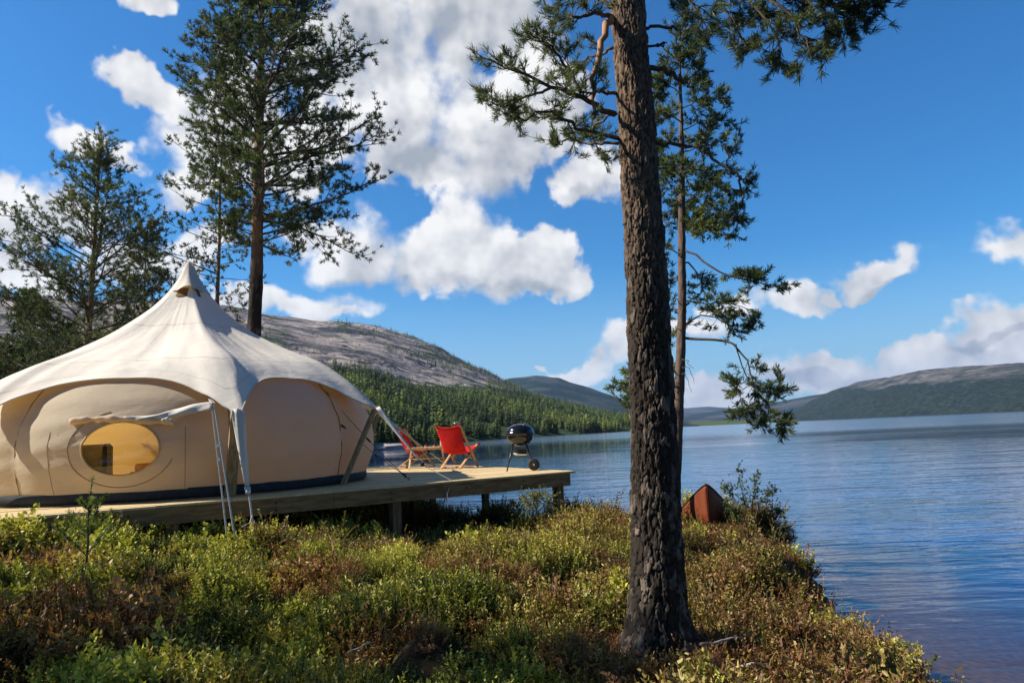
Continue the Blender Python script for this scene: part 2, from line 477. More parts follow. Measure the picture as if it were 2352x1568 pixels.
# ---- hills: each a strip of country from its shore up to its ridge and over
def interp(xs, pts):
    p = np.array(pts, float); return np.interp(xs, p[:, 0], p[:, 1])
def hill(name, mat, xs, shore_d, lines, nd=110, rough=0.0, rscale=1 / 90, back=.5, fade=.25, ledge=0.0):
    """lines: list of (distance as a factor of shore distance, or absolute metres, and skyline pixels) going outward"""
    xs = np.asarray(xs, float)
    AZ = np.array([azel(x, 900)[0] for x in xs])
    sd_ = interp(xs, shore_d)
    D = [sd_]; E = [np.arctan2(WATER, sd_)]
    for dist, px in lines:
        dd = interp(xs, dist) if isinstance(dist, list) else np.full(xs.shape, float(dist))
        py = interp(xs, px)
        el = np.array([azel(x, y)[1] for x, y in zip(xs, py)])
        D.append(np.maximum(dd, D[-1] + 20)); E.append(np.maximum(el, E[-1] + 1e-5))
    D = np.stack(D); Z = D * np.tan(np.stack(E))
    D = np.vstack([D[:1] - 60, D, D[-1:] * (1 + back)]); Z = np.vstack([Z[:1] * 0 + WATER - 5, Z, Z[-1:] * .35 - 20])
    t = np.linspace(0, 1, nd); key = np.linspace(0, 1, len(D))
    dd = np.stack([np.interp(t, key, D[:, i]) for i in range(len(xs))], 1)
    zz = np.stack([np.interp(dd[:, i], D[:, i], Z[:, i]) for i in range(len(xs))], 1)
    for _ in range(2): zz[1:-1] = .25 * zz[:-2] + .5 * zz[1:-1] + .25 * zz[2:]
    X = dd * np.sin(AZ); Y = dd * np.cos(AZ)
    if rough:
        up = sstep(0, 1, (zz - WATER) / 25)
        zz = zz + rough * up * fbm(X * rscale, Y * rscale, zz * rscale * 1.5, 5, .55)
    if ledge: zz = zz + ledge * sstep(30, 110, zz) * fbm(X / 210 + Y / 900, Y / 420, zz / 22, 4, .6)
    nyy, nxx = X.shape; idx = np.arange(nyy * nxx).reshape(nyy, nxx)
    q = np.stack([idx[:-1, :-1], idx[:-1, 1:], idx[1:, 1:], idx[1:, :-1]], -1).reshape(-1, 4)
    o = link(name, np_mesh(name, np.stack([X, Y, zz], -1).reshape(-1, 3), q), mat, smooth=True)
    tag(o, kind='structure')
    return o, X, Y, zz, dd

def hill_mat(name, veg1, veg2, rock1, rock2, thr=(.5, .6), vs=1 / 70, shaded_cracks=True, rise=None, rs=1 / 55, crack_shade_c=(.030, .034, .048), bumpd=6, side=None):
    m, k = new_mat(name)
    c = k.coord('Object')
    veg = k.mix(k.step(k.noise(c, 1 / 14, 5, .7), .38, .66), veg1, veg2)
    wob = k.vmath('ADD', c, k.vmath('SCALE', k.vmath('SUBTRACT', k.noise(c, 1 / 160, 3, out='Color'), (.5, .5, .5)), scale=150))
    st = k.mapping(wob, (1 / 260, 1 / 260, 1 / 26))
    r = k.noise(st, 1.0, 7, .62)
    rock = k.mix(k.step(r, .36, .62), rock1, rock2)
    if shaded_cracks:
        cr = k.noise(k.mapping(wob, (1 / 190, 1 / 190, 1 / 15)), 1.0, 6, .6)
        line = k.math('ABSOLUTE', k.math('SUBTRACT', cr, .5))
        rock = k.mix(k.step(line, .006, .042, .92, 0), rock, crack_shade_c)  # shade in the crevices painted as bluish dark lines
        rock = k.mix(k.step(k.noise(k.mapping(wob, (1 / 300, 1 / 300, 1 / 40), loc=(3, 1, 0)), 1, 6, .6), .53, .62, 0, .85), rock, crack_shade_c)  # wide dark patches: shade on the rock face put into the colour
    pat = k.noise(c, vs, 6, .65)
    if rise:
        s3 = k.new('ShaderNodeSeparateXYZ'); k.put(s3.inputs[0], c)
        pat = k.math('ADD', pat, k.step(s3.outputs[2], rise[0], rise[1], rise[2], rise[3], False))
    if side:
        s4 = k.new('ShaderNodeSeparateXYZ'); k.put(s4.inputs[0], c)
        pat = k.math('ADD', pat, k.step(s4.outputs[0], side[0], side[1], side[2], 0))  # dark cover spread to one side, following the painted cloud shadow
    col = k.mix(k.step(pat, thr[0], thr[1]), rock, veg)
    bh = k.noise(c, 1 / 18, 5, .65)
    k.put(k.surf, k.pbsdf(col, .95, k.bump(bh, .8, bumpd), .05))
    return m
m_rock = hill_mat('bare_granite_hill', (.020, .036, .018), (.055, .080, .028), (.15, .135, .135), (.44, .365, .325), (.53, .61), 1 / 85, True, rise=(0, 70, .45, 0))
xsA = np.concatenate([np.linspace(-900, 480, 90), np.linspace(488, 1530, 240)])
RIDGE_A = [(-900, 600), (0, 672), (250, 690), (420, 688), (520, 698), (600, 714), (720, 735), (870, 748), (900, 757), (960, 776), (1050, 817), (1120, 852),
           (1185, 886), (1215, 905), (1300, 932), (1390, 956), (1450, 968), (1500, 976), (1530, 979)]
TREE_A = [(-900, 800), (300, 810), (600, 850), (790, 872), (870, 886), (980, 905), (1100, 910), (1200, 915), (1300, 938), (1390, 960), (1450, 971), (1500, 978), (1530, 981)]
SHORE_A = [(-900, 120), (500, 125), (700, 136), (853, 155), (930, 185), (1000, 222), (1160, 330), (1300, 430), (1440, 560), (1490, 640), (1530, 720)]
hA, AX, AY, AZ_, AD = hill('rocky_hill', m_rock, xsA, SHORE_A,
    [([(-900, 500), (850, 600), (1200, 900), (1440, 800), (1530, 900)], TREE_A), ([(-900, 1400), (870, 1750), (1200, 1500), (1440, 1000), (1530, 1050)], RIDGE_A)],
    nd=280, rough=9, rscale=1 / 110, ledge=7)
m_hB = hill_mat('wooded_hill', (.008, .020, .024), (.022, .044, .042), (.040, .054, .052), (.066, .074, .072), (.42, .5), 1 / 160, False, bumpd=14)
hill('wooded_hill', m_hB, np.linspace(1100, 1600, 130), [(1100, 1100), (1600, 1500)],
     [(2600, [(1100, 935), (1250, 925), (1440, 955), (1600, 972)]),
      (3600, [(1100, 895), (1170, 868), (1230, 861), (1285, 866), (1310, 876), (1340, 884), (1400, 905), (1450, 925), (1520, 955), (1565, 971), (1600, 975)])], rough=14, rscale=1 / 300)
m_hC = hill_mat('distant_hill', (.014, .026, .034), (.026, .040, .044), (.055, .06, .06), (.08, .08, .08), (.44, .52), 1 / 400, False, bumpd=20)
hill('distant_hill', m_hC, np.linspace(1480, 1760, 90), [(1480, 7000), (1760, 7000)],
     [(9500, [(1480, 945), (1572, 936), (1625, 933), (1684, 937), (1730, 936), (1760, 945)])], rough=20, rscale=1 / 700)
hill('distant_hill', m_hC, np.linspace(1480, 2080, 140), [(1480, 4300), (2080, 3600)],
     [(5600, [(1480, 965), (1572, 952), (1640, 946), (1700, 938), (1761, 925), (1824, 913), (1915, 898), (1967, 877), (2040, 865), (2080, 880)])], rough=16, rscale=1 / 500)
m_low = hill_mat('low_shore', (.05, .075, .02), (.11, .13, .04), (.10, .10, .05), (.16, .15, .08), (.3, .4), 1 / 120, False, bumpd=5)
hill('low_shore', m_low, np.linspace(1500, 1830, 90), [(1500, 1500), (1830, 2300)],
     [(2500, [(1500, 974), (1572, 970), (1640, 966.5), (1700, 965), (1790, 962), (1830, 966)])], rough=5, rscale=1 / 60)
m_hD = hill_mat('far_shore_hill', (.007, .014, .016), (.036, .050, .036), (.055, .058, .056), (.15, .138, .128), (.44, .62), 1 / 110, True, rise=(25, 120, .32, -.03), side=(1150, 1500, .3), bumpd=9)  # cloud shadow on the low and left slopes painted in as darker forest colour
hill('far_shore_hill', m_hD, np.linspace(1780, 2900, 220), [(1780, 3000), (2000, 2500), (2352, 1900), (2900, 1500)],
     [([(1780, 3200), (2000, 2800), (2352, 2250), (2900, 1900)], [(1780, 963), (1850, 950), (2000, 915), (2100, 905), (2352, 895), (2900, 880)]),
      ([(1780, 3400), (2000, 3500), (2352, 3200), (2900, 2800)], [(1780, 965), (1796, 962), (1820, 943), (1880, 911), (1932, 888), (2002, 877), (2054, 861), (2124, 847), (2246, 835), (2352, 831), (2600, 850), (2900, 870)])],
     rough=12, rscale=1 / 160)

# ---- the air itself: pale, thin, closed box round everything
b = MB(); b.box((500, 5000, 380), (17000, 19000, 1010))
m_hz, k = new_mat('haze_air')
pv = k.new('ShaderNodeVolumePrincipled'); pv.inputs['Color'].default_value = (.40, .62, 1.0, 1); pv.inputs['Density'].default_value = HAZE; pv.inputs['Anisotropy'].default_value = .2
ob = [n for n in m_hz.node_tree.nodes if n.type == 'OUTPUT_MATERIAL'][0]; k.l.new(pv.outputs[0], ob.inputs['Volume'])
hz = b.build('haze', m_hz); tag(hz, kind='stuff')
m_hz.cycles.homogeneous_volume = True
# ================================================================= deck
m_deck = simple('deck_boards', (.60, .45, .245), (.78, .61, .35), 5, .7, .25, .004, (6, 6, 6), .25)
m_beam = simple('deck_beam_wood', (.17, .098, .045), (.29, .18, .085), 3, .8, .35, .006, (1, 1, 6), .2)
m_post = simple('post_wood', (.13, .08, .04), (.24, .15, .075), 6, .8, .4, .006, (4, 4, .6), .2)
m_pole = simple('tent_pole_wood', (.20, .145, .08), (.34, .25, .14), 6, .75, .35, .004, (4, 4, .7), .2)
DC = np.array([.90, 13.06, DECK]); DX = nrm((.834, .552, 0)); DY = nrm((-.44, .898, 0)); DZ = np.array([0, 0, 1.])
def dk(s, t, z=0.0): return DC - DX * s + DY * t + DZ * z      # s metres left along the front edge, t metres back
deck = empty('deck', DC)
tag(deck, 'pale timber deck on posts carrying the tent, chairs and grill', 'deck')
def dl(p): return np.asarray(p, float) - DC
mb = MB(); LEN = 13.2; DEP = 8.0; rr = random.Random(3)
y = -.06
while y < DEP:
    w_ = .118; segs = [0.0]
    s0 = -.10 if y < 7.9 else 0
    cuts = sorted([s0, rr.uniform(2.2, 4.4), rr.uniform(5.5, 7.5), rr.uniform(8.8, 10.8), LEN])
    for a, b in zip(cuts[:-1], cuts[1:]):
        dz = rr.uniform(-.0025, .0025)
        P = [dl(dk(a + .002, y, dz)), dl(dk(b - .002, y, dz)), dl(dk(b - .002, y + w_, dz)), dl(dk(a + .002, y + w_, dz))]
        V = P + [p - DZ * .028 for p in P]
        mb.add(V, [(0, 1, 2, 3), (4, 7, 6, 5), (0, 4, 5, 1), (1, 5, 6, 2), (2, 6, 7, 3), (3, 7, 4, 0)])
    y += w_ + .006
o = mb.build('board_floor', m_deck, deck)
me = o.data; a = me.attributes.new('tone', 'FLOAT', 'POINT')
tv = np.repeat(np.random.default_rng(2).random(len(me.vertices) // 8), 8).astype(np.float32); a.data.foreach_set('value', tv)
nt = m_deck.node_tree; k = N(nt); pb = [n for n in nt.nodes if n.type == 'BSDF_PRINCIPLED'][0]
src = pb.inputs['Base Color'].links[0].from_socket
k.put(pb.inputs['Base Color'], k.mix(1.0, src, k.mix(k.attr('tone'), (.78, .76, .72), (1.08, 1.05, 1.0)), 'MULTIPLY'))
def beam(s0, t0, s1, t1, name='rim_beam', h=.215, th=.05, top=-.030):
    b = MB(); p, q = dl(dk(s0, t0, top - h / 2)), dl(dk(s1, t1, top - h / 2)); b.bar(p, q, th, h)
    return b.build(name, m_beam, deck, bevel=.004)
beam(0.02, -.02, 4.28, -.02); beam(4.285, -.02, 8.6, -.02); beam(8.605, -.02, LEN, -.02)
beam(0.0, .01, 0.0, DEP); beam(0.06, DEP - .03, LEN, DEP - .03)
for t in (1.6, 3.2, 4.8, 6.4): beam(.06, t, LEN, t, 'joist', .18, .048, -.032)
def post(s, t, zb, w=.145):
    b = MB(); p = dk(s, t); g0 = float(ground_h(p[0], p[1])) - .25
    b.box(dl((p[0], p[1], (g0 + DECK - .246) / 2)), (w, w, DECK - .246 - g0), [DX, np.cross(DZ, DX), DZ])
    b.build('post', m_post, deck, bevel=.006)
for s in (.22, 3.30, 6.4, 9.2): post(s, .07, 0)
for s in (.25, 1.9, 3.6, 6.4): post(s, 3.2, 0, .12)
for s in (.3, 2.3, 4.4, 6.4): post(s, 6.4, 0, .12)
m_screw = simple('dark_screw', (.03, .025, .02), rough=.5, metal=.6)
for s, z in [(1.0, -.09), (1.0, -.20), (2.1, -.12), (3.4, -.09), (3.4, -.2), (5.1, -.1), (5.1, -.19), (.2, -.1), (.2, -.2), (6.9, -.1), (6.9, -.2)]:
    mb = MB(); mb.lathe([(0, .006), (.009, .006), (.014, 0), (.014, -.004)], dl(dk(s, -.048, z)), 8, [DX, DZ, -np.cross(DZ, DX)]); mb.build('screw_head', m_screw, deck)

# ================================================================= bell tent
TC = np.array([-5.80, 13.0, DECK])
POLES = [R(a) for a in (-13, 32, 78, 123, 165, 208, 243, 304, 347)]      # eight peaks, not quite evenly spread
A0 = POLES[0]
def pole_az(k): return POLES[k]
def panel_of(az):
    a = np.mod(np.asarray(az, float) - A0, 2 * PI) + A0
    return np.interp(a, POLES, range(9))
def sm_curve(pts, n=160):
    p = np.array(pts, float); t = np.linspace(0, 1, len(p)); tt = np.linspace(0, 1, n)
    out = np.stack([np.interp(tt, t, p[:, i]) for i in (0, 1)], 1)
    for _ in range(60): out[1:-1] = .25 * out[:-2] + .5 * out[1:-1] + .25 * out[2:]
    return out
POLE_P = sm_curve([(.03, 4.02), (.21, 3.64), (.60, 3.17), (1.22, 2.69), (1.92, 2.32), (2.62, 2.03), (3.18, 1.62), (3.60, 1.20)])
MID_P = sm_curve([(.03, 4.02), (.20, 3.62), (.56, 3.12), (1.10, 2.63), (1.72, 2.27), (2.22, 2.04), (2.52, 1.88), (2.76, 1.72)])
def prof(P, t):
    q = np.asarray(t) * (len(P) - 1); i = np.clip(q.astype(int), 0, len(P) - 2); f = q - i
    return P[i] * (1 - f)[..., None] + P[i + 1] * f[..., None]
def fly_point(az, t):
    az = np.asarray(az, float); t = np.asarray(t, float)
    ph = panel_of(az)
    x = np.minimum(np.abs((ph - np.floor(ph)) * 2 - 1) / .95, 1)                  # 1 on a pole line, 0 half way
    e = 1.5 + 1.9 * t ** 2
    w = x ** e
    rz = prof(MID_P, t) * (1 - w)[..., None] + prof(POLE_P, t) * w[..., None]
    rr_, zz = rz[..., 0], rz[..., 1]
    # slack folds running out from the peaks and across the panels
    fold = .022 * fbm(az * 7, t * 3.2, 1, 3) * sstep(.12, .5, t) * (1 - .55 * sstep(.9, 1, t))
    fold += .014 * np.sin(az * 46 + 5 * fbm(az * 3, t * 2, 4, 2)) * sstep(.45, .8, t) * sstep(.55, .95, x)
    rr_ = rr_ + fold * .5; zz = zz + fold
    return np.stack([rr_ * np.cos(az), rr_ * np.sin(az), zz], -1)
def canvas_mat(name, c, tcol, trans, seams=False):
    m, k = new_mat(name)
    co_ = k.coord('Object')
    n = k.noise(co_, 2.2, 5, .6)
    col = k.mix(k.step(n, .3, .7), tuple(v * .93 for v in c), c)
    if seams:
        v = k.attr('ringpos'); u = k.attr('panelpos')
        ln_ = None
        for q, wd_ in ((.405, .0022), (.715, .0026), (.885, .0022)):
            s_ = k.step(k.math('ABSOLUTE', k.math('SUBTRACT', v, q)), wd_ * .4, wd_, 1, 0)
            ln_ = s_ if ln_ is None else k.math('MAXIMUM', ln_, s_)
        s_ = k.math('MULTIPLY', k.step(k.math('ABSOLUTE', u), .006, .014, .6, 0), k.step(v, .55, .56, 1, 0))
        ln_ = k.math('MAXIMUM', ln_, s_)
        col = k.mix(k.math('MULTIPLY', ln_, .55), col, (.20, .17, .13))
    weave = k.noise(co_, 420, 2); cre = k.noise(k.mapping(co_, (1, 1, 2.2)), 5, 5, .6, .6)
    nb_ = k.bump(cre, .16, .05, k.bump(weave, .12, .002))
    b = k.pbsdf(col, .85, nb_, .15)
    t = k.new('ShaderNodeBsdfTranslucent'); k.put(t.inputs[0], tcol); k.put(t.inputs[1], nb_)
    mx = k.new('ShaderNodeMixShader'); mx.inputs[0].default_value = trans
    k.l.new(b, mx.inputs[1]); k.l.new(t.outputs[0], mx.inputs[2]); k.put(k.surf, mx.outputs[0])
    return m
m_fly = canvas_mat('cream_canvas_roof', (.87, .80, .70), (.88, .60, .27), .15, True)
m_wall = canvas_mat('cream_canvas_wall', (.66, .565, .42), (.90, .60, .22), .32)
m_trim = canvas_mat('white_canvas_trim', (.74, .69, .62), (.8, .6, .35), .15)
m_web = simple('pale_webbing', (.58, .53, .45), (.70, .65, .57), 30, .8, .3, .002)
m_cord = simple('guy_cord', (.10, .095, .085), (.20, .19, .17), 60, .8)
m_blk = simple('black_plastic', (.012, .012, .013), rough=.4)
m_metal = simple('hook_metal', (.55, .54, .52), rough=.3, metal=1.0)
m_sheet = simple('groundsheet_plastic', (.010, .015, .020), (.018, .024, .030), 12, .8, .2, .01)

tent = empty('bell_tent', TC)
tag(tent, 'cream canvas bell tent with scalloped roof standing on the timber deck', 'tent')
nA, nT = 8 * 44, 92
az = np.concatenate([np.linspace(POLES[i], POLES[i + 1], 45)[:-1] for i in range(8)] + [[POLES[8]]]); t = np.linspace(0, 1, nT)
AZg, Tg = np.meshgrid(az, t)
P = fly_point(AZg, Tg)
idx = np.arange(nT * (nA + 1)).reshape(nT, nA + 1)
q = np.stack([idx[:-1, :-1], idx[1:, :-1], idx[1:, 1:], idx[:-1, 1:]], -1).reshape(-1, 4)
ph = panel_of(AZg); xx = (ph - np.floor(ph)) * 2 - 1
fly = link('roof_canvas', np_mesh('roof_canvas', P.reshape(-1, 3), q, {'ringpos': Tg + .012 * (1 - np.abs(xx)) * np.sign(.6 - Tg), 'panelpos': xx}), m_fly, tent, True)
# hem round the scallops
mb = MB(); e = fly_point(az, np.ones_like(az)); e2 = fly_point(az, np.full_like(az, .985))
dirn = e - e2; dirn /= np.linalg.norm(dirn, axis=1, keepdims=True)
mb.tube(e, .011, 6, False); hem = mb.build('roof_hem', m_trim, fly, True)
# vent cap
mb = MB()
rows = []
for i, tt in enumerate(np.linspace(0, 1, 14)):
    ring = []
    for j, a_ in enumerate(np.linspace(0, 2 * PI, 65)):
        lift = max(0, math.cos((a_ - R(-68)) * 1)) ** 10 if abs(((a_ - R(-68) + PI) % (2 * PI)) - PI) < 1.2 else 0
        rz = prof(MID_P, np.array([tt * .20]))[0]
        rr_ = rz[0] + .016 + .13 * lift * tt ** 3; zz = rz[1] + .03 + .06 * lift * tt ** 3 + .012 * math.sin(a_ * 9) * tt
        ring.append((rr_ * math.cos(a_), rr_ * math.sin(a_), zz))
    rows.append(ring)
mb.grid(rows); mb.build('vent_cap', m_fly, tent, True)
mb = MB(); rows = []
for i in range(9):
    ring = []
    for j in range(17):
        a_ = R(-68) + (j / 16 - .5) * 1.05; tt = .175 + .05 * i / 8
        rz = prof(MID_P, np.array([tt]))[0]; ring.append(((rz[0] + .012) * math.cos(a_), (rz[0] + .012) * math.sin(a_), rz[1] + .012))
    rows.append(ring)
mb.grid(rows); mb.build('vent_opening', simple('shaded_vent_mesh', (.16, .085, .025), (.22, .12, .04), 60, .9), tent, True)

# ---- bulging wall
WPOLES = [POLES[0] - R(6.5)] + POLES[1:6] + [R(251), POLES[7], POLES[8] - R(6.5)]
def wall_az(k): return WPOLES[k]
def wall_r(az, h):
    az = np.asarray(az, float); h = np.asarray(h, float)
    a_ = np.mod(az - WPOLES[0], 2 * PI) + WPOLES[0]; ph = np.interp(a_, WPOLES, range(9)); x = np.abs((ph - np.floor(ph)) * 2 - 1)
    r0 = np.interp(h, [0, .2, .5, .8, 1.1, 1.4, 1.7, 2.0], [3.00, 3.085, 3.18, 3.20, 3.14, 2.98, 2.70, 2.25])
    return r0 - .055 * x ** 5 * np.sin(np.clip(h / 1.9, 0, 1) * PI) + .035 * (1 - x ** 2) * np.sin(np.clip(h / 1.9, 0, 1) * PI)
def wall_point(az, h, off=0.0):
    az = np.asarray(az, float); h = np.asarray(h, float)
    r = wall_r(az, h) + .012 * fbm(az * 6 + h * 2.5, h * 3, 2, 3) + .020 * fbm(az * 3.0 - h * 1.0, h * 7 - az * 5.0, 5, 3) * np.sin(np.clip(h / 1.9, 0, 1) * PI) + off
    return np.stack([r * np.cos(az), r * np.sin(az), h + 0 * r], -1)
WAZ, WH, WRA, WRH = R(-80.8), .735, .148, .345      # window centre and half sizes (angle, height)
RA, RH = .262, .52                                  # rectangle left out of the wall grid round it
hs_ = np.concatenate([np.linspace(0, WH - RH, 8), np.linspace(WH - RH, WH + RH, 20)[1:], np.linspace(WH + RH, 2.02, 14)[1:]])
azs = np.concatenate([np.linspace(WAZ + RA - 2 * PI, WAZ - RA, 8 * 34), np.linspace(WAZ - RA, WAZ + RA, 22)[1:]])
AZg, Hg = np.meshgrid(azs, hs_); P = wall_point(AZg, Hg).reshape(-1, 3)
nh, na = AZg.shape; idx = np.arange(nh * na).reshape(nh, na)
q = np.stack([idx[:-1, :-1], idx[:-1, 1:], idx[1:, 1:], idx[1:, :-1]], -1)
ca = (azs[:-1] + azs[1:]) / 2; ch = (hs_[:-1] + hs_[1:]) / 2
keep = ~((np.abs(ca[None] - WAZ) < RA) & (np.abs(ch[:, None] - WH) < RH))
q = q[keep].reshape(-1, 4)
nr_, nth = 10, 96
th = np.linspace(0, 2 * PI, nth + 1)
sq = np.maximum(np.abs(np.cos(th)), np.abs(np.sin(th)))
f = np.linspace(0, 1, nr_)[:, None]
pa = WAZ + ((1 - f) * WRA * np.cos(th) + f * RA * np.cos(th) / sq)
phh = WH + ((1 - f) * WRH * np.sin(th) + f * RH * np.sin(th) / sq)
Pw = wall_point(pa, phh).reshape(-1, 3)
iw = np.arange(nr_ * (nth + 1)).reshape(nr_, nth + 1) + len(P)
qw = np.stack([iw[:-1, :-1], iw[1:, :-1], iw[1:, 1:], iw[:-1, 1:]], -1).reshape(-1, 4)
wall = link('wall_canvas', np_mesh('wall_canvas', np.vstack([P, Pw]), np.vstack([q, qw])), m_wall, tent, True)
# seams of the wall
m_seam = simple('wall_seam', (.26, .17, .08), (.32, .22, .11), 20, .9)
for kk in range(8):
    b = MB(); hh = np.linspace(0.02, 1.95, 30); b.tube(wall_point(np.full(30, wall_az(kk)), hh, .004), .008, 6); b.build('wall_seam', m_seam, wall, True)
for da in (-.30, .25):
    b = MB(); hh = np.linspace(.03, 1.0, 20); b.tube(wall_point(np.full(20, WAZ + da), hh, .001), .004, 5); b.build('window_panel_seam', m_seam, wall, True)
# window
win = empty('window', (0, 0, 0)); win.parent = tent
b = MB(); b.tube(np.vstack([wall_point(WAZ + (WRA + .004) * np.cos(th), WH + (WRH + .012) * np.sin(th), .006)]), .014, 8, False)
b.build('window_frame', simple('window_binding', (.50, .33, .15), (.58, .40, .2), 20, .7), win, True)
b = MB(); b.tube(wall_point(WAZ + (WRA + .062) * np.cos(th[28:69]), WH + (WRH + .17) * np.sin(th[28:69]) * 1.0, .004), .006, 6, False)
b.tube(wall_point(WAZ + (WRA + .062) * np.cos(th[50:92]), WH + (WRH + .17) * np.sin(th[50:92]), .004), .006, 6, False)
b.build('zip', m_seam, win, True)
m_pane, k = new_mat('clear_window_film')
g_ = k.new('ShaderNodeBsdfGlossy'); g_.inputs['Roughness'].default_value = .12
k.put(g_.inputs['Normal'], k.bump(k.noise(k.coord('Object'), 6, 3), .25, .04))
t_ = k.new('ShaderNodeBsdfTransparent'); t_.inputs[0].default_value = (.92, .80, .56, 1)
mx = k.new('ShaderNodeMixShader'); mx.inputs[0].default_value = .06
k.l.new(t_.outputs[0], mx.inputs[1]); k.l.new(g_.outputs[0], mx.inputs[2]); k.put(k.surf, mx.outputs[0])
b = MB(); rows = [wall_point(WAZ + WRA * ff * np.cos(th), WH + WRH * ff * np.sin(th), -.004) for ff in np.linspace(.001, 1, 8)]
b.grid(rows); b.build('pane', m_pane, win, True)
# rolled cover over the window, and its flap drawn out by a strap
def wz(x, y, off=0.0):                 # point of the wall (tent coordinates) seen at pixel x, y
    lo, hi = 4.0, TC[1]
    for _ in range(40):
        mid = (lo + hi) / 2; p = at(x, y, mid) - TC
        a_ = math.atan2(p[1], p[0]); ins = math.hypot(p[0], p[1]) < wall_r(a_, np.clip(p[2], 0, 2.02)) + off
        if ins: hi = mid
        else: lo = mid
    return at(x, y, lo) - TC
roll = [wz(x, y, .05) for x, y in ((162, 968), (200, 963), (240, 961), (280, 962), (320, 965), (360, 966), (402, 972))]
rp = np.array([np.interp(np.linspace(0, 6, 40), range(7), [p[i] for p in roll]) for i in range(3)]).T
b = MB(); b.tube(rp, .042 + .012 * np.sin(np.linspace(0, 19, 40)) + .006 * np.sin(np.linspace(0, 50, 40)), 12)
cover = b.build('window_cover_roll', m_wall, tent, True)
b = MB()
pA = [wz(x, y, .075) for x, y in ((285, 957), (330, 955), (365, 951), (400, 940), (440, 930), (487, 924))]
pB = [wz(x, y, .085) for x, y in ((285, 964), (330, 963), (365, 961), (400, 956), (440, 950), (487, 942))]
pA[-1] = pA[-1] + np.array([.1, -.22, 0]); pB[-1] = pB[-1] + np.array([.1, -.22, 0]); pA[-2] += np.array([.04, -.1, 0]); pB[-2] += np.array([.04, -.09, 0])
pM = [(a_ + c_) / 2 + np.array([.01, -.045, .015]) for a_, c_ in zip(pA, pB)]
def dens(pts, n=28): return np.array([np.interp(np.linspace(0, len(pts) - 1, n), range(len(pts)), [p[i] for p in pts]) for i in range(3)]).T
PA, PM, PB_ = dens(pA), dens(pM), dens(pB)
rows = [(1 - f) ** 2 * PA + 2 * f * (1 - f) * PM + f * f * PB_ + .012 * np.sin(np.linspace(0, 16, 28) + 5 * f)[:, None] * np.array([.3, -.8, .2]) for f in np.linspace(0, 1, 9)]
b.grid(np.array(rows)); b.build('window_flap', m_trim, cover, True, solid=.004)
b = MB(); tie = [wz(x, y, .12) for x, y in ((372, 962), (385, 958), (400, 966))]; tie2 = [p - np.array([0, 0, .05]) for p in tie]
b.grid(np.array([dens(tie, 10) + .008 * np.sin(np.arange(10) * 2)[:, None], dens([(a_ + c_) / 2 + np.array([.0, -.03, 0]) for a_, c_ in zip(tie, tie2)], 10), dens(tie2, 10)])); b.build('tie', m_trim, cover, True, solid=.004)
# groundsheet edge
b = MB(); b.lathe([(2.90, .02), (3.05, .018), (3.085, .05), (3.085, .13), (3.07, .165)], (0, 0, 0), 128); b.build('groundsheet', m_sheet, tent, True)
# poles under the peaks
def peak(kk): return fly_point(np.array([pole_az(kk)]), np.array([1.0]))[0]
for kk in range(8):
    a_ = pole_az(kk); rad = np.array([math.cos(a_), math.sin(a_), 0]); tan = np.array([-math.sin(a_), math.cos(a_), 0])
    fa_ = a_ - (R(6.5) if kk == 0 else 0); foot = np.array([math.cos(fa_), math.sin(fa_), 0]) * 3.16 + np.array([0, 0, .004]); top = peak(kk) - rad * .05 + np.array([0, 0, -.015])
    b = MB(); d_ = nrm(top - foot); nn = np.cross(tan, d_)
    wid = .15 if kk == 7 else .105
    b.box((foot + top) / 2, (np.linalg.norm(top - foot), wid, .06), [d_, tan, nn])
    b.build('pole', m_pole, tent, bevel=.005)
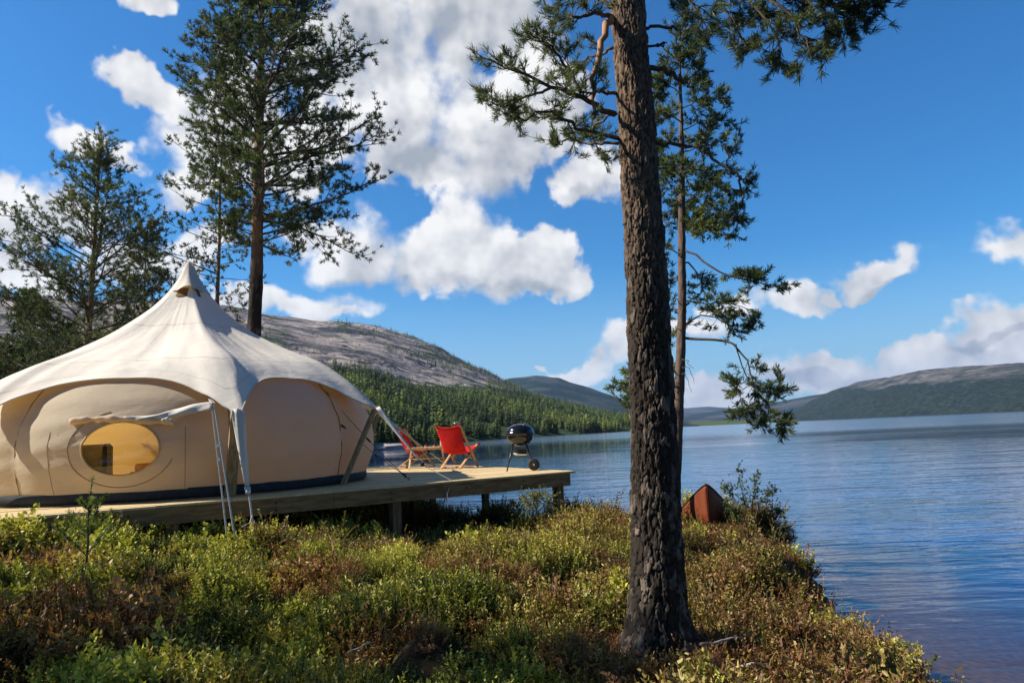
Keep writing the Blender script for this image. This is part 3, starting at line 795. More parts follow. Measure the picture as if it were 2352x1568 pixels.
# strips of canvas drawn down from the peaks, with webbing to the anchors
DKZ = 0.0
anch = {0: on_z(1000, 1127, -.80) - TC, 7: at(586, 1262, 9.7) - TC}
edge_hit = DC - DX * 2.47 - np.cross(DZ, DX) * .06; edge_hit[2] = DECK - .19
anch[0] = edge_hit - TC
anch[1] = np.array([5.2 * math.cos(pole_az(1)), 5.2 * math.sin(pole_az(1)), .01])
for kk in range(8):
    a_ = pole_az(kk); rad = np.array([math.cos(a_), math.sin(a_), 0]); tan = np.array([-math.sin(a_), math.cos(a_), 0])
    pk = peak(kk)
    if kk in anch: an = np.array(anch[kk])
    else:
        w_ = TC + rad * 4.9; an = rad * 4.9; an[2] = max(0.0 if kk in (2, 3) else float(ground_h(w_[0], w_[1])) - TC[2], -1.0)
    d_ = an - pk; L_ = np.linalg.norm(d_); frac = 1.06 / L_ if kk == 7 else min(.62, 1.25 / L_)
    end = pk + d_ * frac
    b = MB(); rows = []
    w0 = .095 if kk == 7 else .08
    for f in np.linspace(0, 1, 16):
        c_ = pk * (1 - f) + end * f; hw = (w0 - .03) * (1 - f) + .03
        nn = nrm(np.cross(tan, d_))
        rows.append([c_ + tan * hw * g_ + nn * (.045 * (1 - f) * (1 - g_ * g_) * (-1) + .012 * math.sin(g_ * 7 + f * 5) * (1 - f)) for g_ in np.linspace(-1, 1, 13)])
    b.grid(rows); strip = b.build('peak_strip', m_trim, tent, True, solid=.005)
    b = MB(); b.box(end + d_ / L_ * .03, (.05, .075, .02), [nrm(d_), tan, nrm(np.cross(tan, d_))]); b.lathe([(.0, .035), (.03, .03), (.036, 0), (.03, -.03), (0, -.035)], end + d_ / L_ * .085, 10); b.build('buckle', m_metal if kk == 7 else m_blk, strip, bevel=.004)
    b = MB()
    if kk == 0:
        brk = DC - DX * 2.35; brk = np.array([brk[0], brk[1], DECK + .01]) - TC
        e0 = end + nrm(d_) * .12
        b.bar(e0, brk, .03, .006); b.bar(brk, an, .03, .006)
    else:
        e0 = end + nrm(d_) * .12
        b.bar(e0 + tan * .012, an + tan * .012, .026, .006)
        if kk == 7: b.bar(e0 + nrm(d_) * .42 - tan * .03, an - tan * .05, .026, .006)
    b.build('webbing', m_web, strip)
    if kk == 7:
        b = MB(); c_ = pk + d_ * ((1.06 + .45) / L_)
        b.bar(c_ + np.array([.02, -.03, .06]), c_ + np.array([-.0, -.04, -.03]), .04, .018); b.bar(c_ + np.array([.0, -.04, -.03]), c_ + np.array([-.11, -.05, -.075]), .032, .016)
        b.build('tension_hook', simple('pale_plastic_hook', (.5, .47, .42), rough=.5), strip, bevel=.004)
    b = MB(); b.tube([an + np.array([0, 0, -.12]), an + np.array([0, 0, .015])], .014, 6); b.build('anchor_peg', m_metal, strip)
# window strap: two webbing lines from the flap to the ground
top = pA[-1] * .5 + pB[-1] * .5 + np.array([0, 0, .03])
b = MB()
for (x, y), dx in (((524, 1252), -.015), ((541, 1245), .02)):
    an = at(x, y, 9.35) - TC
    b.bar(top + np.array([dx, 0, 0]), an, .021, .005)
    mid = top * .55 + an * .45
b.bar(top + np.array([-.06, .06, .06]), top + np.array([.01, 0, 0]), .05, .012)
stp = b.build('window_strap', m_web, tent)
for f_, sx in ((.32, .045), (.42, .04), (.93, .035)):
    b = MB(); b.box(top * (1 - f_) + (at(524, 1252, 9.35) - TC) * f_, (sx, .02, .045)); b.build('buckle', m_metal, stp, bevel=.003)
b = MB(); h0 = wz(481, 908, .02)
b.box(h0, (.05, .03, .03)); b.bar(h0, top + np.array([-.03, .06, .05]), .02, .01); b.build('hook', m_blk, stp)
# side guy cords from loops on the wall seam
def wp(kk, h, off=.01): return wall_point(np.array([wall_az(kk)]), np.array([h]), off)[0]
for hz, (ex, ey) in ((1.55, (938, 1100)), (.98, (932, 1092))):
    b = MB(); p0 = wp(0, hz); an = on_z(ex, ey, DECK + .02) - TC
    pts = np.array([p0 * (1 - f) + an * f - np.array([0, 0, .05 * math.sin(PI * f)]) for f in np.linspace(0, 1, 12)])
    b.tube(pts, .006, 5); gy_ = b.build('guy_cord', m_cord, tent)
    for f in (.02, .50, .93):
        b = MB(); b.bar(p0 * (1 - f) + an * f - np.array([0, 0, .05 * math.sin(PI * f)]), p0 * (1 - f - .045) + an * (f + .045) - np.array([0, 0, .05 * math.sin(PI * (f + .045))]), .03, .03); b.build('cord_runner', m_blk, gy_)
    b = MB(); b.tube([an + np.array([0, 0, -.02]), an + np.array([0.02, 0, .05])], .014, 6); b.build('eye_bolt', m_metal, gy_)

# ---- what shows through the window
m_bedw = simple('orange_stained_wood', (.42, .17, .045), (.55, .24, .07), 4, .6, .2, .004, (1, 1, 6))
bed = empty('bed', TC + np.array([-.1, .6, .03])); tag(bed, 'wooden bed with orange cover seen through the tent window', 'bed')
b = MB(); b.box((0, -.5, .16), (1.9, .06, .28)); b.box((0, .9, .16), (1.9, .06, .28)); b.box((.95, .2, .25), (.06, 1.46, .46)); b.build('frame', m_bedw, bed, bevel=.01)
b = MB(); b.box((0, .2, .36), (1.84, 1.34, .16)); b.build('mattress', simple('orange_cover', (.62, .30, .09), (.7, .36, .12), 5, .9, .4, .02), bed, bevel=.05)
pf = empty('pouffe', TC + np.array([-1.05, -1.3, .03])); tag(pf, 'round olive armchair seen through the tent window', 'chair')
b = MB(); b.lathe([(0, .02), (.34, .02), (.38, .1), (.38, .34), (.33, .42), (0, .43)], (0, 0, 0), 28); b.build('seat', simple('olive_fabric', (.12, .115, .05), (.18, .17, .08), 12, .9, .3, .01), pf, True)
b = MB(); rows = []
for i in range(15):
    a_ = R(-10 + 200 * i / 14); rows.append([(r_ * math.cos(a_), r_ * math.sin(a_), z_) for r_, z_ in ((.30, .40), (.31, .75), (.35, .80), (.39, .75), (.395, .3))])
b.grid(rows); b.build('backrest', simple('olive_back_fabric', (.26, .25, .13), (.34, .32, .17), 12, .9, .3, .01), pf, True)
bx = empty('storage_box', TC + np.array([-.72, -2.35, .03])); tag(bx, 'dark box standing inside the tent window', 'box')
b = MB(); b.box((0, 0, .19), (.34, .3, .38)); b.build('case', simple('dark_case', (.08, .06, .045), (.11, .085, .06), 8, .6), bx, bevel=.02)
b = MB(); b.box((0, 0, .395), (.36, .32, .03)); b.build('lid', simple('dark_lid', (.05, .04, .03), rough=.6), bx, bevel=.01)

# ================================================================= things on the deck
m_red = simple('red_canvas', (.42, .006, .008), (.50, .012, .011), 10, .8, .2, .006, spec=.2)
m_cw = simple('chair_wood', (.46, .24, .09), (.60, .35, .15), 6, .5, .15, .003, (3, 3, 1), .4)
def make_chair(loc, rz, label, sc=1.0):
    t = empty('folding_chair', loc, rz); t.scale = (sc, sc, sc)
    tag(t, label, 'chair', 'red canvas chairs on the deck')
    TL, TR = np.array([-.30, -.42, .93]), np.array([.30, -.42, .93])
    SL, SR = np.array([-.30, .36, .50]), np.array([.30, .36, .50])
    FL, FR = np.array([-.27, .34, .02]), np.array([.27, .34, .02]); BL, BR = np.array([-.27, -.36, .02]), np.array([.27, -.36, .02])
    for a_, c_ in ((TL, FL), (TR, FR)):
        b = MB(); b.bar(a_, c_, .050, .032); o_ = b.build('back_leg', m_cw, t, bevel=.004)
    for a_, c_ in ((SL + np.array([.035, 0, 0]), BL + np.array([.035, 0, 0])), (SR - np.array([.035, 0, 0]), BR - np.array([.035, 0, 0]))):
        b = MB(); b.bar(a_, c_, .050, .032); b.build('seat_leg', m_cw, t, bevel=.004)
    b = MB(); cz = np.array([0, -.13, .42])
    b.bar(TL + np.array([.02, .03, -.08]), np.array([.25, .12, .20]), .03, .02, (0, 1, 0)); b.bar(TR + np.array([-.02, .055, -.08]), np.array([-.25, .145, .20]), .03, .02, (0, 1, 0)); b.build('cross_brace', m_cw, t, bevel=.003)
    for y_, z_ in ((.30, .06), (-.30, .07)):
        b = MB(); b.tube([(-.27, y_, z_), (.27, y_, z_)], .013, 8); b.build('stretcher', m_cw, t)
    # the sling: back and seat in one cloth
    rows = []
    for f in np.linspace(0, 1, 26):
        # down the back, round the seat, up to the front
        yy = np.interp(f, [0, .2, .42, .55, .62, .75, 1], [-.43, -.35, -.235, -.15, -.07, .10, .37])
        zz = np.interp(f, [0, .2, .42, .55, .62, .75, 1], [.95, .76, .51, .37, .33, .37, .515])
        row = []
        for g_ in np.linspace(-1, 1, 15):
            wv = .31 - .03 * math.sin(PI * f)
            sag = (1 - g_ * g_)
            s_top = .06 * sag * (max(0, 1 - f / .12)) + .05 * sag * max(0, (f - .85) / .15)
            row.append((g_ * wv, yy - .035 * sag * math.sin(PI * f), zz - s_top - .03 * sag * math.sin(PI * f)))
        rows.append(row)
    b = MB(); b.grid(rows); b.build('canvas_sling', m_red, t, True, solid=.006)
    mp_ = simple('dark_red_pocket', (.20, .006, .01), rough=.8)
    for c_ in (TL, TR, SL, SR): b = MB(); b.box(c_ + np.array([0, 0, .012]), (.06, .05, .045)); b.build('corner_pocket', mp_, t, bevel=.01)
    return t
chair = make_chair((-1.27, 16.15, DECK), R(-27), 'red canvas folding chair beside the grill, back towards the lake bank')
def dup(root):
    r_ = root.copy(); C.objects.link(r_)
    for ch_ in list(root.children):
        c_ = ch_.copy(); C.objects.link(c_); c_.parent = r_
        for gch in ch_.children: d_ = gch.copy(); C.objects.link(d_); d_.parent = c_
    return r_
chair2 = dup(chair); chair2.location = (-2.40, 17.7, DECK); chair2.rotation_euler = (0, 0, R(-62))
chair2['label'] = 'red canvas folding chair between the tent guy ropes and the low table'
tb = empty('folding_table', (-2.02, 16.55, DECK), R(8)); tag(tb, 'low wooden slatted folding table between the red chairs', 'table')
b = MB()
for i in range(9): b.box((-.40 + i * .10, 0, .475), (.088, .56, .022))
m_tw = simple('pale_table_wood', (.62, .40, .18), (.74, .52, .26), 6, .5, .15, .003, (1, 6, 3), .4)
b.build('table_top', m_tw, tb, bevel=.003)
for y_ in (-.25, .25): b = MB(); b.box((0, y_, .445), (.86, .03, .035)); b.build('rail', m_tw, tb, bevel=.003)
for sx in (-1, 1):
    for sy in (-1, 1):
        b = MB(); b.bar((sx * .34, sy * .22 * -1, .44), (sx * .40, sy * .24, .015), .034, .024); b.build('leg', m_tw, tb, bevel=.003)
b = MB(); b.tube([(-.37, 0, .23), (.37, 0, .23)], .012, 6); b.build('stretcher', m_tw, tb)
bt = empty('bottle', tb.location + Vector((.36, -.1, .487))); tag(bt, 'pale brown bottle standing at the end of the low table', 'bottle')
b = MB(); b.lathe([(0, 0), (.045, .002), (.048, .02), (.048, .12), (.040, .16), (.020, .19), (.018, .235), (0, .236)], (0, 0, 0), 16); b.build('body', simple('stoneware', (.45, .36, .26), (.2, .14, .09), 14, .4), bt, True)
b = MB(); b.lathe([(0, .0), (.022, 0), (.022, .03), (0, .032)], (0, 0, .236), 12); b.build('cap', simple('cap_pale', (.6, .56, .5), rough=.4), bt, True)

# ---- kettle grill
gr = empty('kettle_grill', (.07, 13.98, DECK)); tag(gr, 'black kettle charcoal grill on two wheels near the deck corner', 'grill')
m_en = simple('black_enamel', (.008, .008, .009), rough=.16, spec=.6)
m_leg = simple('grill_leg', (.012, .012, .014), rough=.35, spec=.5)
RK = .263; zc = .68
b = MB(); b.lathe([(RK * math.cos(a_), zc + RK * .86 * math.sin(a_)) for a_ in np.linspace(-PI / 2 + .05, -.02, 14)] + [(RK + .012, zc), (RK + .012, zc + .012)], (0, 0, 0), 40); b.build('bowl', m_en, gr, True)
lid = None
b = MB(); b.lathe([(RK + .014, zc + .012), (RK + .014, zc + .03), (RK * .99, zc + .045)] + [(RK * .99 * math.cos(a_), zc + .045 + RK * .58 * math.sin(a_)) for a_ in np.linspace(.05, PI / 2, 14)], (0, 0, 0), 40); lid = b.build('lid', m_en, gr, True)
b = MB(); zt = zc + .045 + RK * .58
for sx in (-1, 1): b.bar((sx * .055, 0, zt - .012), (sx * .07, 0, zt + .075), .018, .012)
b.bar((-.10, 0, zt + .078), (.10, 0, zt + .078), .026, .018); b.build('lid_handle', m_leg, lid, bevel=.003)
b = MB(); b.lathe([(0, .012), (.04, .012), (.042, 0)], (.09, -.09, zt - .028), 14); b.build('lid_vent', simple('vent_steel', (.4, .4, .4), rough=.35, metal=1), lid)
b = MB(); b.bar((-RK - .005, .02, zc - .035), (-RK - .095, .02, zc - .035), .1, .02); b.build('side_handle', m_leg, gr, bevel=.006)
LT = [np.array([-.15, -.05, .46]), np.array([.12, -.12, .46]), np.array([.12, .14, .46])]
LB = [np.array([-.275, -.10, .0]), np.array([.235, -.17, .09]), np.array([.235, .18, .09])]
for a_, c_ in zip(LT, LB):
    b = MB(); b.tube([a_, c_], .014, 8); b.build('leg', m_leg, gr, True)
for a_ in LT: b = MB(); b.tube([a_ + np.array([0, 0, .0]), a_ * np.array([.9, .9, 1]) + np.array([0, 0, .07])], .024, 8); b.build('leg_socket', m_leg, gr)
for yy in (-.215, .225):
    b = MB(); ax_ = [np.array([1., 0, 0]), np.array([0, 0, 1.]), np.array([0, -1., 0])]
    b.lathe([(0, .03), (.05, .03), (.085, .022), (.104, .022), (.108, .012), (.108, -.012), (.104, -.022), (.05, -.022), (0, -.022)], (.235, yy, .108), 28, ax_); whl = b.build('wheel', simple('wheel_rubber', (.016, .014, .012), (.03, .026, .022), 20, .7), gr, True)
    b = MB(); b.lathe([(0, .040), (.014, .038), (.02, .03)], (.235, yy, .108), 12, ax_); b.build('hub_cap', simple('hub_grey', (.3, .28, .25), rough=.5), whl)
b = MB(); b.tube([(.235, -.2, .108), (.235, .2, .108)], .007, 6); b.build('axle', m_leg, gr)
b = MB()
b.tube([(-.185, -.06, .33), (.16, -.13, .30)], .005, 6); b.tube([(-.185, -.06, .33), (.16, .14, .30)], .005, 6); b.tube([(.16, -.13, .30), (.16, .14, .30)], .005, 6)
b.lathe([(0, .0), (.12, .0), (.165, .025)], (.02, 0, .285), 24); b.build('ash_tray', simple('tray_metal', (.5, .5, .5), rough=.4, metal=1), gr, True)
fw = empty('firewood', Vector((.06, 13.96, DECK + .35))); tag(fw, 'split log lying on the shelf under the grill bowl', 'log')
b = MB(); ax_ = [nrm((0, 1, 0)), np.array([0, 0, 1.]), nrm((1, .1, 0))]
b.lathe([(0, -.12), (.045, -.12), (.052, -.08), (.052, .11), (.046, .12), (0, .12)], (0, 0, 0), 9, ax_); b.build('bark', simple('log_bark', (.06, .035, .02), (.12, .07, .04), 18, .9, .5, .01), fw)
b = MB(); b.lathe([(0, -.122), (.043, -.1215)], (0, 0, 0), 9, ax_); b.build('cut_end', simple('log_end', (.62, .42, .24), (.7, .5, .3), 18, .8), fw)

# ---- canoe hauled out beyond the pine
cn = empty('canoe', (0, 0, 0)); tag(cn, 'rust red canoe lying nose up on the bank beside the small birch', 'canoe')
bow = at(1622, 1113, 11.5); Lc = 4.7; tilt = R(11.5)
axd = nrm((.20 * math.cos(tilt), math.cos(tilt), -math.sin(tilt))); axl = nrm(np.cross(axd, (0, 0, 1))); axu = np.cross(axl, axd)
def cpt(s, g_, inner=0):      # s along the hull 0..1, g -1..1 gunwale to gunwale
    u_ = abs(2 * s - 1); bw = .47 * (1 - u_ ** 2.3) ** .8 + .004
    sheer = .36 + .30 * u_ ** 3.2; keel = .02 + .10 * sstep(.86, 1, u_)
    g2 = abs(g_)
    x_ = bw * (math.sin(g2 * PI / 2) ** .60) * (1 + .05 * math.sin(g2 * PI)) * np.sign(g_)
    z_ = keel + (sheer - keel) * (1 - math.cos(g2 * PI / 2)) ** .85
    over = .20 * (1 - u_ ** 14)
    yy = s * Lc + (.12 if s < .5 else -.12) * (1 - z_ / .66) * sstep(.80, 1, u_)
    return axd * yy + axl * x_ + axu * (z_ - .66)
ss = np.concatenate([np.linspace(0, .12, 14), np.linspace(.12, .88, 28)[1:], np.linspace(.88, 1, 14)[1:]])
b = MB(); b.grid([[cpt(s, g_) for g_ in np.linspace(-1, 1, 25)] for s in ss])
cn.location = bow
b.build('hull', simple('rust_red_hull', (.13, .030, .012), (.18, .046, .018), 5, .6, .1, .01, spec=.15), cn, True, solid=.012)
for sg in (-1, 1):
    b = MB(); b.tube([cpt(s, sg) + axu * .006 for s in ss], .018, 8); b.build('gunwale', simple('dark_gunwale', (.02, .016, .015), rough=.5), cn, True)
for s in (.25, .5, .75):
    b = MB(); p0, p1 = cpt(s, -1) - axu * .03, cpt(s, 1) - axu * .03; b.bar(p0, p1, .05, .02); b.build('thwart', m_cw, cn)
# ================================================================= pines
def worley(u, v, seed=0):
    """distance to nearest and second nearest jittered point, and a value per cell"""
    iu, iv = np.floor(u).astype(np.int64), np.floor(v).astype(np.int64)
    d1 = np.full(u.shape, 9.); d2 = np.full(u.shape, 9.); val = np.zeros(u.shape)
    for a in (-1, 0, 1):
        for b in (-1, 0, 1):
            cu, cv = iu + a, iv + b
            ju = cu + .1 + .8 * _hash(cu, cv, 3 + seed); jv = cv + .1 + .8 * _hash(cu, cv, 7 + seed)
            d = np.hypot(u - ju, v - jv); m = d < d1
            d2 = np.where(m, d1, np.minimum(d2, d)); val = np.where(m, _hash(cu, cv, 13 + seed), val); d1 = np.minimum(d1, d)
    return d1, d2, val

def bark_material(name, low, high, split, plate, fissure=(.040, .028, .022), bump=.6, flake=(.28, .155, .08)):
    m, k = new_mat(name)
    c = k.coord('Object'); s = k.new('ShaderNodeSeparateXYZ'); k.put(s.inputs[0], c)
    st = k.mapping(c, (1, 1, .28)); n = k.noise(st, plate, 6, .65)
    hz = k.math('ADD', s.outputs[2], k.math('MULTIPLY', k.math('SUBTRACT', k.noise(c, 1.6, 3), .5), 1.6))
    f = k.step(hz, split - .9, split + .9)
    n_ = k.math('ADD', n, k.math('MULTIPLY', k.math('SUBTRACT', k.attr('cell'), .5), .42))
    lowc = k.mix(k.step(n_, .48, .86), tuple(v * .16 for v in low), low)
    lowc = k.mix(k.step(k.attr('ridge'), .05, .5), fissure, lowc)
    hic = k.mix(k.step(k.noise(k.mapping(c, (1, 1, .5)), plate * 1.2, 5, .6), .38, .62), high, flake)
    k.put(k.surf, k.pbsdf(k.mix(f, lowc, hic), .9, k.bump(n, bump, .012), .15))
    return m
m_bark_big = bark_material('pine_bark', (.21, .16, .122), (.060, .043, .034), 2.9, 30, (.014, .010, .008), 1.0, (.21, .14, .09))
m_bark = bark_material('pine_bark_far', (.105, .080, .064), (.22, .125, .07), 6.0, 14, (.06, .042, .032))
m_bark_thin = bark_material('pine_bark_thin', (.17, .12, .09), (.20, .13, .085), 2.6, 14)
m_bark_mid = bark_material('pine_bark_mid', (.070, .055, .046), (.105, .072, .056), 1.0, 18, flake=(.15, .10, .075))
m_twig = simple('pine_twig', (.055, .040, .030), (.10, .075, .055), 12, .9, .4, .01)
m_limb = simple('orange_limb_bark', (.30, .14, .06), (.42, .22, .10), 9, .9, .4, .01, (1, 1, .4))
STOPS = [(0, (.036, .052, .026)), (.45, (.088, .120, .048)), (.8, (.165, .195, .072)), (1, (.25, .26, .095))]
m_needle = leafy('pine_needles', STOPS, trans=.22)
STOPS_O = [(0, (.045, .055, .016)), (.45, (.105, .115, .035)), (.8, (.17, .17, .05)), (1, (.23, .21, .07))]
m_needle_o = leafy('olive_pine_needles', STOPS_O, trans=.25)

class Crown:
    def __init__(s, seed): s.rng = np.random.default_rng(seed); s.limbs = MB(); s.fine = []; s.P = []; s.D = []; s.T = []; s.S = []
    def tuft(s, p, d, tone=0.0, size=1.0): s.P.append(p); s.D.append(d); s.T.append(tone); s.S.append(size)
    def twig(s, pts, r0, r1): s.fine.append((np.array(pts), r0, r1))
    def needles(s, n, ln, wd, spread=(.25, 1.25), along=.5):
        P = np.array(s.P); D = np.array(s.D); T = np.array(s.T); S = np.array(s.S); m = len(P); g = s.rng
        D = D / (np.linalg.norm(D, axis=1, keepdims=True) + 1e-9)
        P = np.repeat(P, n, 0); D = np.repeat(D, n, 0); T = np.repeat(T, n); S = np.repeat(S, n)
        rv = g.normal(size=(m * n, 3)); rv -= (rv * D).sum(1, keepdims=True) * D; rv /= np.linalg.norm(rv, axis=1, keepdims=True) + 1e-9
        a = g.uniform(*spread, m * n)[:, None]
        dr = D * np.cos(a) + rv * np.sin(a)
        b = P - D * (g.uniform(0, along, m * n) * ln * S)[:, None]
        L = (ln * S * g.uniform(.7, 1.15, m * n))[:, None]
        sd = np.cross(dr, g.normal(size=(m * n, 3))); sd /= np.linalg.norm(sd, axis=1, keepdims=True) + 1e-9
        w = wd * S[:, None] * .5
        V = np.stack([b - sd * w * .6, b + sd * w * .6, b + dr * L * .65 + sd * w, b + dr * L, b + dr * L * .65 - sd * w], 1)
        i = np.arange(m * n)[:, None] * 5
        F = np.concatenate([i + np.array([[0, 1, 2]]), i + np.array([[0, 2, 4]]), i + np.array([[4, 2, 3]])])
        tn = np.clip(np.repeat(T, n // 1) if False else T + g.normal(0, .10, m * n), 0, 1)
        return V.reshape(-1, 3), F, np.repeat(tn, 5)
    def twig_mesh(s):
        """thin three sided twigs"""
        V = []; F = []; b = 0
        for pts, r0, r1 in s.fine:
            m = len(pts); T = np.gradient(pts, axis=0); T /= np.linalg.norm(T, axis=1, keepdims=True) + 1e-9
            x = np.cross(T, (.3, .2, 1)); x /= np.linalg.norm(x, axis=1, keepdims=True) + 1e-9; y = np.cross(T, x)
            r = np.linspace(r0, r1, m)[:, None]
            for a in (0, 2 * PI / 3, 4 * PI / 3): V.append(pts + r * (math.cos(a) * x + math.sin(a) * y))
            for q in range(3):
                A = b + q * m + np.arange(m - 1); B = b + ((q + 1) % 3) * m + np.arange(m - 1)
                F.append(np.stack([A, B, B + 1, A + 1], 1))
            b += 3 * m
        return np.vstack(V), np.vstack(F)

def wander(rng, p, d, L, n, wob, grav=0.0, up=0.0):
    pts = [p]; d = nrm(d); st = L / n
    for i in range(n):
        d = nrm(d + rng.normal(0, wob, 3) + np.array([0, 0, -grav + up * (i / n)]))
        p = p + d * st; pts.append(p)
    return np.array(pts)

def clothe(cr, pts, r0, side_len, n_side, twigs=(4, 6), twig_len=.3, tone=.5, dense=1.0, start=.25, flat=.35, tuft_size=1.0, up=.25):
    """side shoots with needle tufts along a limb"""
    g = cr.rng; m = len(pts)
    for j in range(n_side):
        f = start + (1 - start) * (j + g.random()) / n_side
        q = f * (m - 1); i = min(int(q), m - 2); p = pts[i] + (pts[i + 1] - pts[i]) * (q - i)
        d = nrm(pts[i + 1] - pts[i]); lat = nrm(np.cross(d, (0, 0, 1)) * (1 if j % 2 else -1) + g.normal(0, flat, 3))
        dd = nrm(d * g.uniform(.35, .9) + lat * g.uniform(.5, 1.0))
        L = side_len * (1.15 - .75 * f) * g.uniform(.6, 1.2)
        s2 = wander(g, p, dd, L, 4, .16, .02, up)
        cr.twig(s2, r0 * .34, .0035)
        nt = max(2, int(g.integers(*twigs) * (L / side_len) * dense))
        for t_ in range(nt):
            ff = .15 + .85 * (t_ + g.random()) / nt; qq = ff * 4; ii = min(int(qq), 3)
            pp = s2[ii] + (s2[ii + 1] - s2[ii]) * (qq - ii); d2 = nrm(s2[ii + 1] - s2[ii])
            l2 = nrm(np.cross(d2, (0, 0, 1)) * (1 if t_ % 2 else -1) + g.normal(0, .5, 3))
            d3 = nrm(d2 * .7 + l2 * g.uniform(.3, .9) + np.array([0, 0, up * .7]))
            s3 = wander(g, pp, d3, twig_len * g.uniform(.5, 1.2), 3, .14, 0, up)
            cr.twig(s3, .005, .002)
            tn = tone + g.normal(0, .17)
            cr.tuft(s3[-1], s3[-1] - s3[-2] + (0, 0, .03), tn, tuft_size)
            if g.random() < .75: cr.tuft(s3[2] , s3[2] - s3[1] + g.normal(0, .03, 3), tn - .05, tuft_size * .9)
            if g.random() < .45: cr.tuft(s3[1], s3[2] - s3[1] + g.normal(0, .05, 3), tn - .1, tuft_size * .8)
        cr.tuft(s2[-1], s2[-1] - s2[-2], tone + g.normal(0, .15), tuft_size)
    cr.tuft(pts[-1], pts[-1] - pts[-2], tone, tuft_size)

def trunk_obj(name, pts, rad, mat, parent, n=14, detail=None, ridge=0.03, pl=.055):
    """tapering trunk; ridged bark cut into the mesh"""
    pts = np.asarray(pts, float); rad = np.asarray(rad, float)
    seg = np.concatenate([[0], np.cumsum(np.linalg.norm(np.diff(pts, axis=0), axis=1))])
    m = detail or max(30, int(seg[-1] / .12)); s = np.linspace(0, seg[-1], m)
    c = np.stack([np.interp(s, seg, pts[:, i]) for i in range(3)], 1); r = np.interp(s, seg, rad)
    for _ in range(int(m / 12)):
        c[1:-1] = .25 * c[:-2] + .5 * c[1:-1] + .25 * c[2:]; r[1:-1] = .25 * r[:-2] + .5 * r[1:-1] + .25 * r[2:]
    T = np.gradient(c, axis=0); T /= np.linalg.norm(T, axis=1, keepdims=True)
    x = np.cross(T, (0, 1., 0)); x /= np.linalg.norm(x, axis=1, keepdims=True); y = np.cross(T, x)
    th = np.linspace(0, 2 * PI, n, endpoint=False)
    A, S_ = np.meshgrid(th, s)
    Rm = np.repeat(r[:, None], n, 1)
    U = A / (2 * PI) * max(6, round(2 * PI * float(r.mean()) / pl)); nu = max(6, round(2 * PI * float(r.mean()) / pl))
    wob = .8 * fbm(np.cos(A) * 3, np.sin(A) * 3, S_ * 5, 4, .65); V_ = S_ / (pl * 2.3)
    # plates: worley cells that wrap round the trunk
    d1, d2, val = worley_wrap(U + wob, V_ + 1.5 * fbm(np.cos(A) * 4, np.sin(A) * 4, S_ * 5 + 5, 4, .65), nu)
    fine = fbm(np.cos(A) * 9, np.sin(A) * 9, S_ * 16, 4, .6)
    plate = sstep(.0, .22, d2 - d1 + .10 * fine)
    rid = plate * (.40 + .60 * val)
    big_ = fbm(np.cos(A) * 2.2, np.sin(A) * 2.2, S_ * 1.1 + 3, 3)
    disp = ridge * (rid - .6) + ridge * .55 * fine + ridge * .7 * big_
    Rm = Rm + disp
    P = c[:, None] + Rm[..., None] * (np.cos(A)[..., None] * x[:, None] + np.sin(A)[..., None] * y[:, None])
    return P, A, S_, np.stack([plate * (.75 + .25 * val), val]), name, mat, parent
def worley_wrap(u, v, nu):
    iu, iv = np.floor(u).astype(np.int64), np.floor(v).astype(np.int64)
    d1 = np.full(u.shape, 9.); d2 = np.full(u.shape, 9.); val = np.zeros(u.shape)
    for a in (-1, 0, 1):
        for b in (-1, 0, 1):
            cu, cv = iu + a, iv + b; w = np.mod(cu, nu)
            ju = cu + .08 + .84 * _hash(w, cv, 3); jv = cv + .08 + .84 * _hash(w, cv, 7)
            d = np.hypot(u - ju, (v - jv)); m = d < d1
            d2 = np.where(m, d1, np.minimum(d2, d)); val = np.where(m, _hash(w, cv, 13), val); d1 = np.minimum(d1, d)
    return d1, d2, val
def skin(P, rid, name, mat, parent):
    m, n = P.shape[:2]; idx = np.arange(m * n).reshape(m, n); nx_ = np.roll(idx, -1, 1)
    q = np.stack([idx[:-1], nx_[:-1], nx_[1:], idx[1:]], -1).reshape(-1, 4)
    return link(name, np_mesh(name, P.reshape(-1, 3), q, {'ridge': rid[0].reshape(-1), 'cell': rid[1].reshape(-1)}), mat, parent, True)

def finish(cr, root, n, ln, wd, mat, limb_mat=None, **kw):
    if cr.limbs.v: cr.limbs.build('branch', limb_mat or m_twig, root, True)
    V, F, T = cr.needles(n, ln, wd, **kw)
    crown = link('crown', np_mesh('crown', V, F, {'tone': T}), mat, root)
    V, F = cr.twig_mesh(); link('twig', np_mesh('twig', V, F), m_twig, crown)

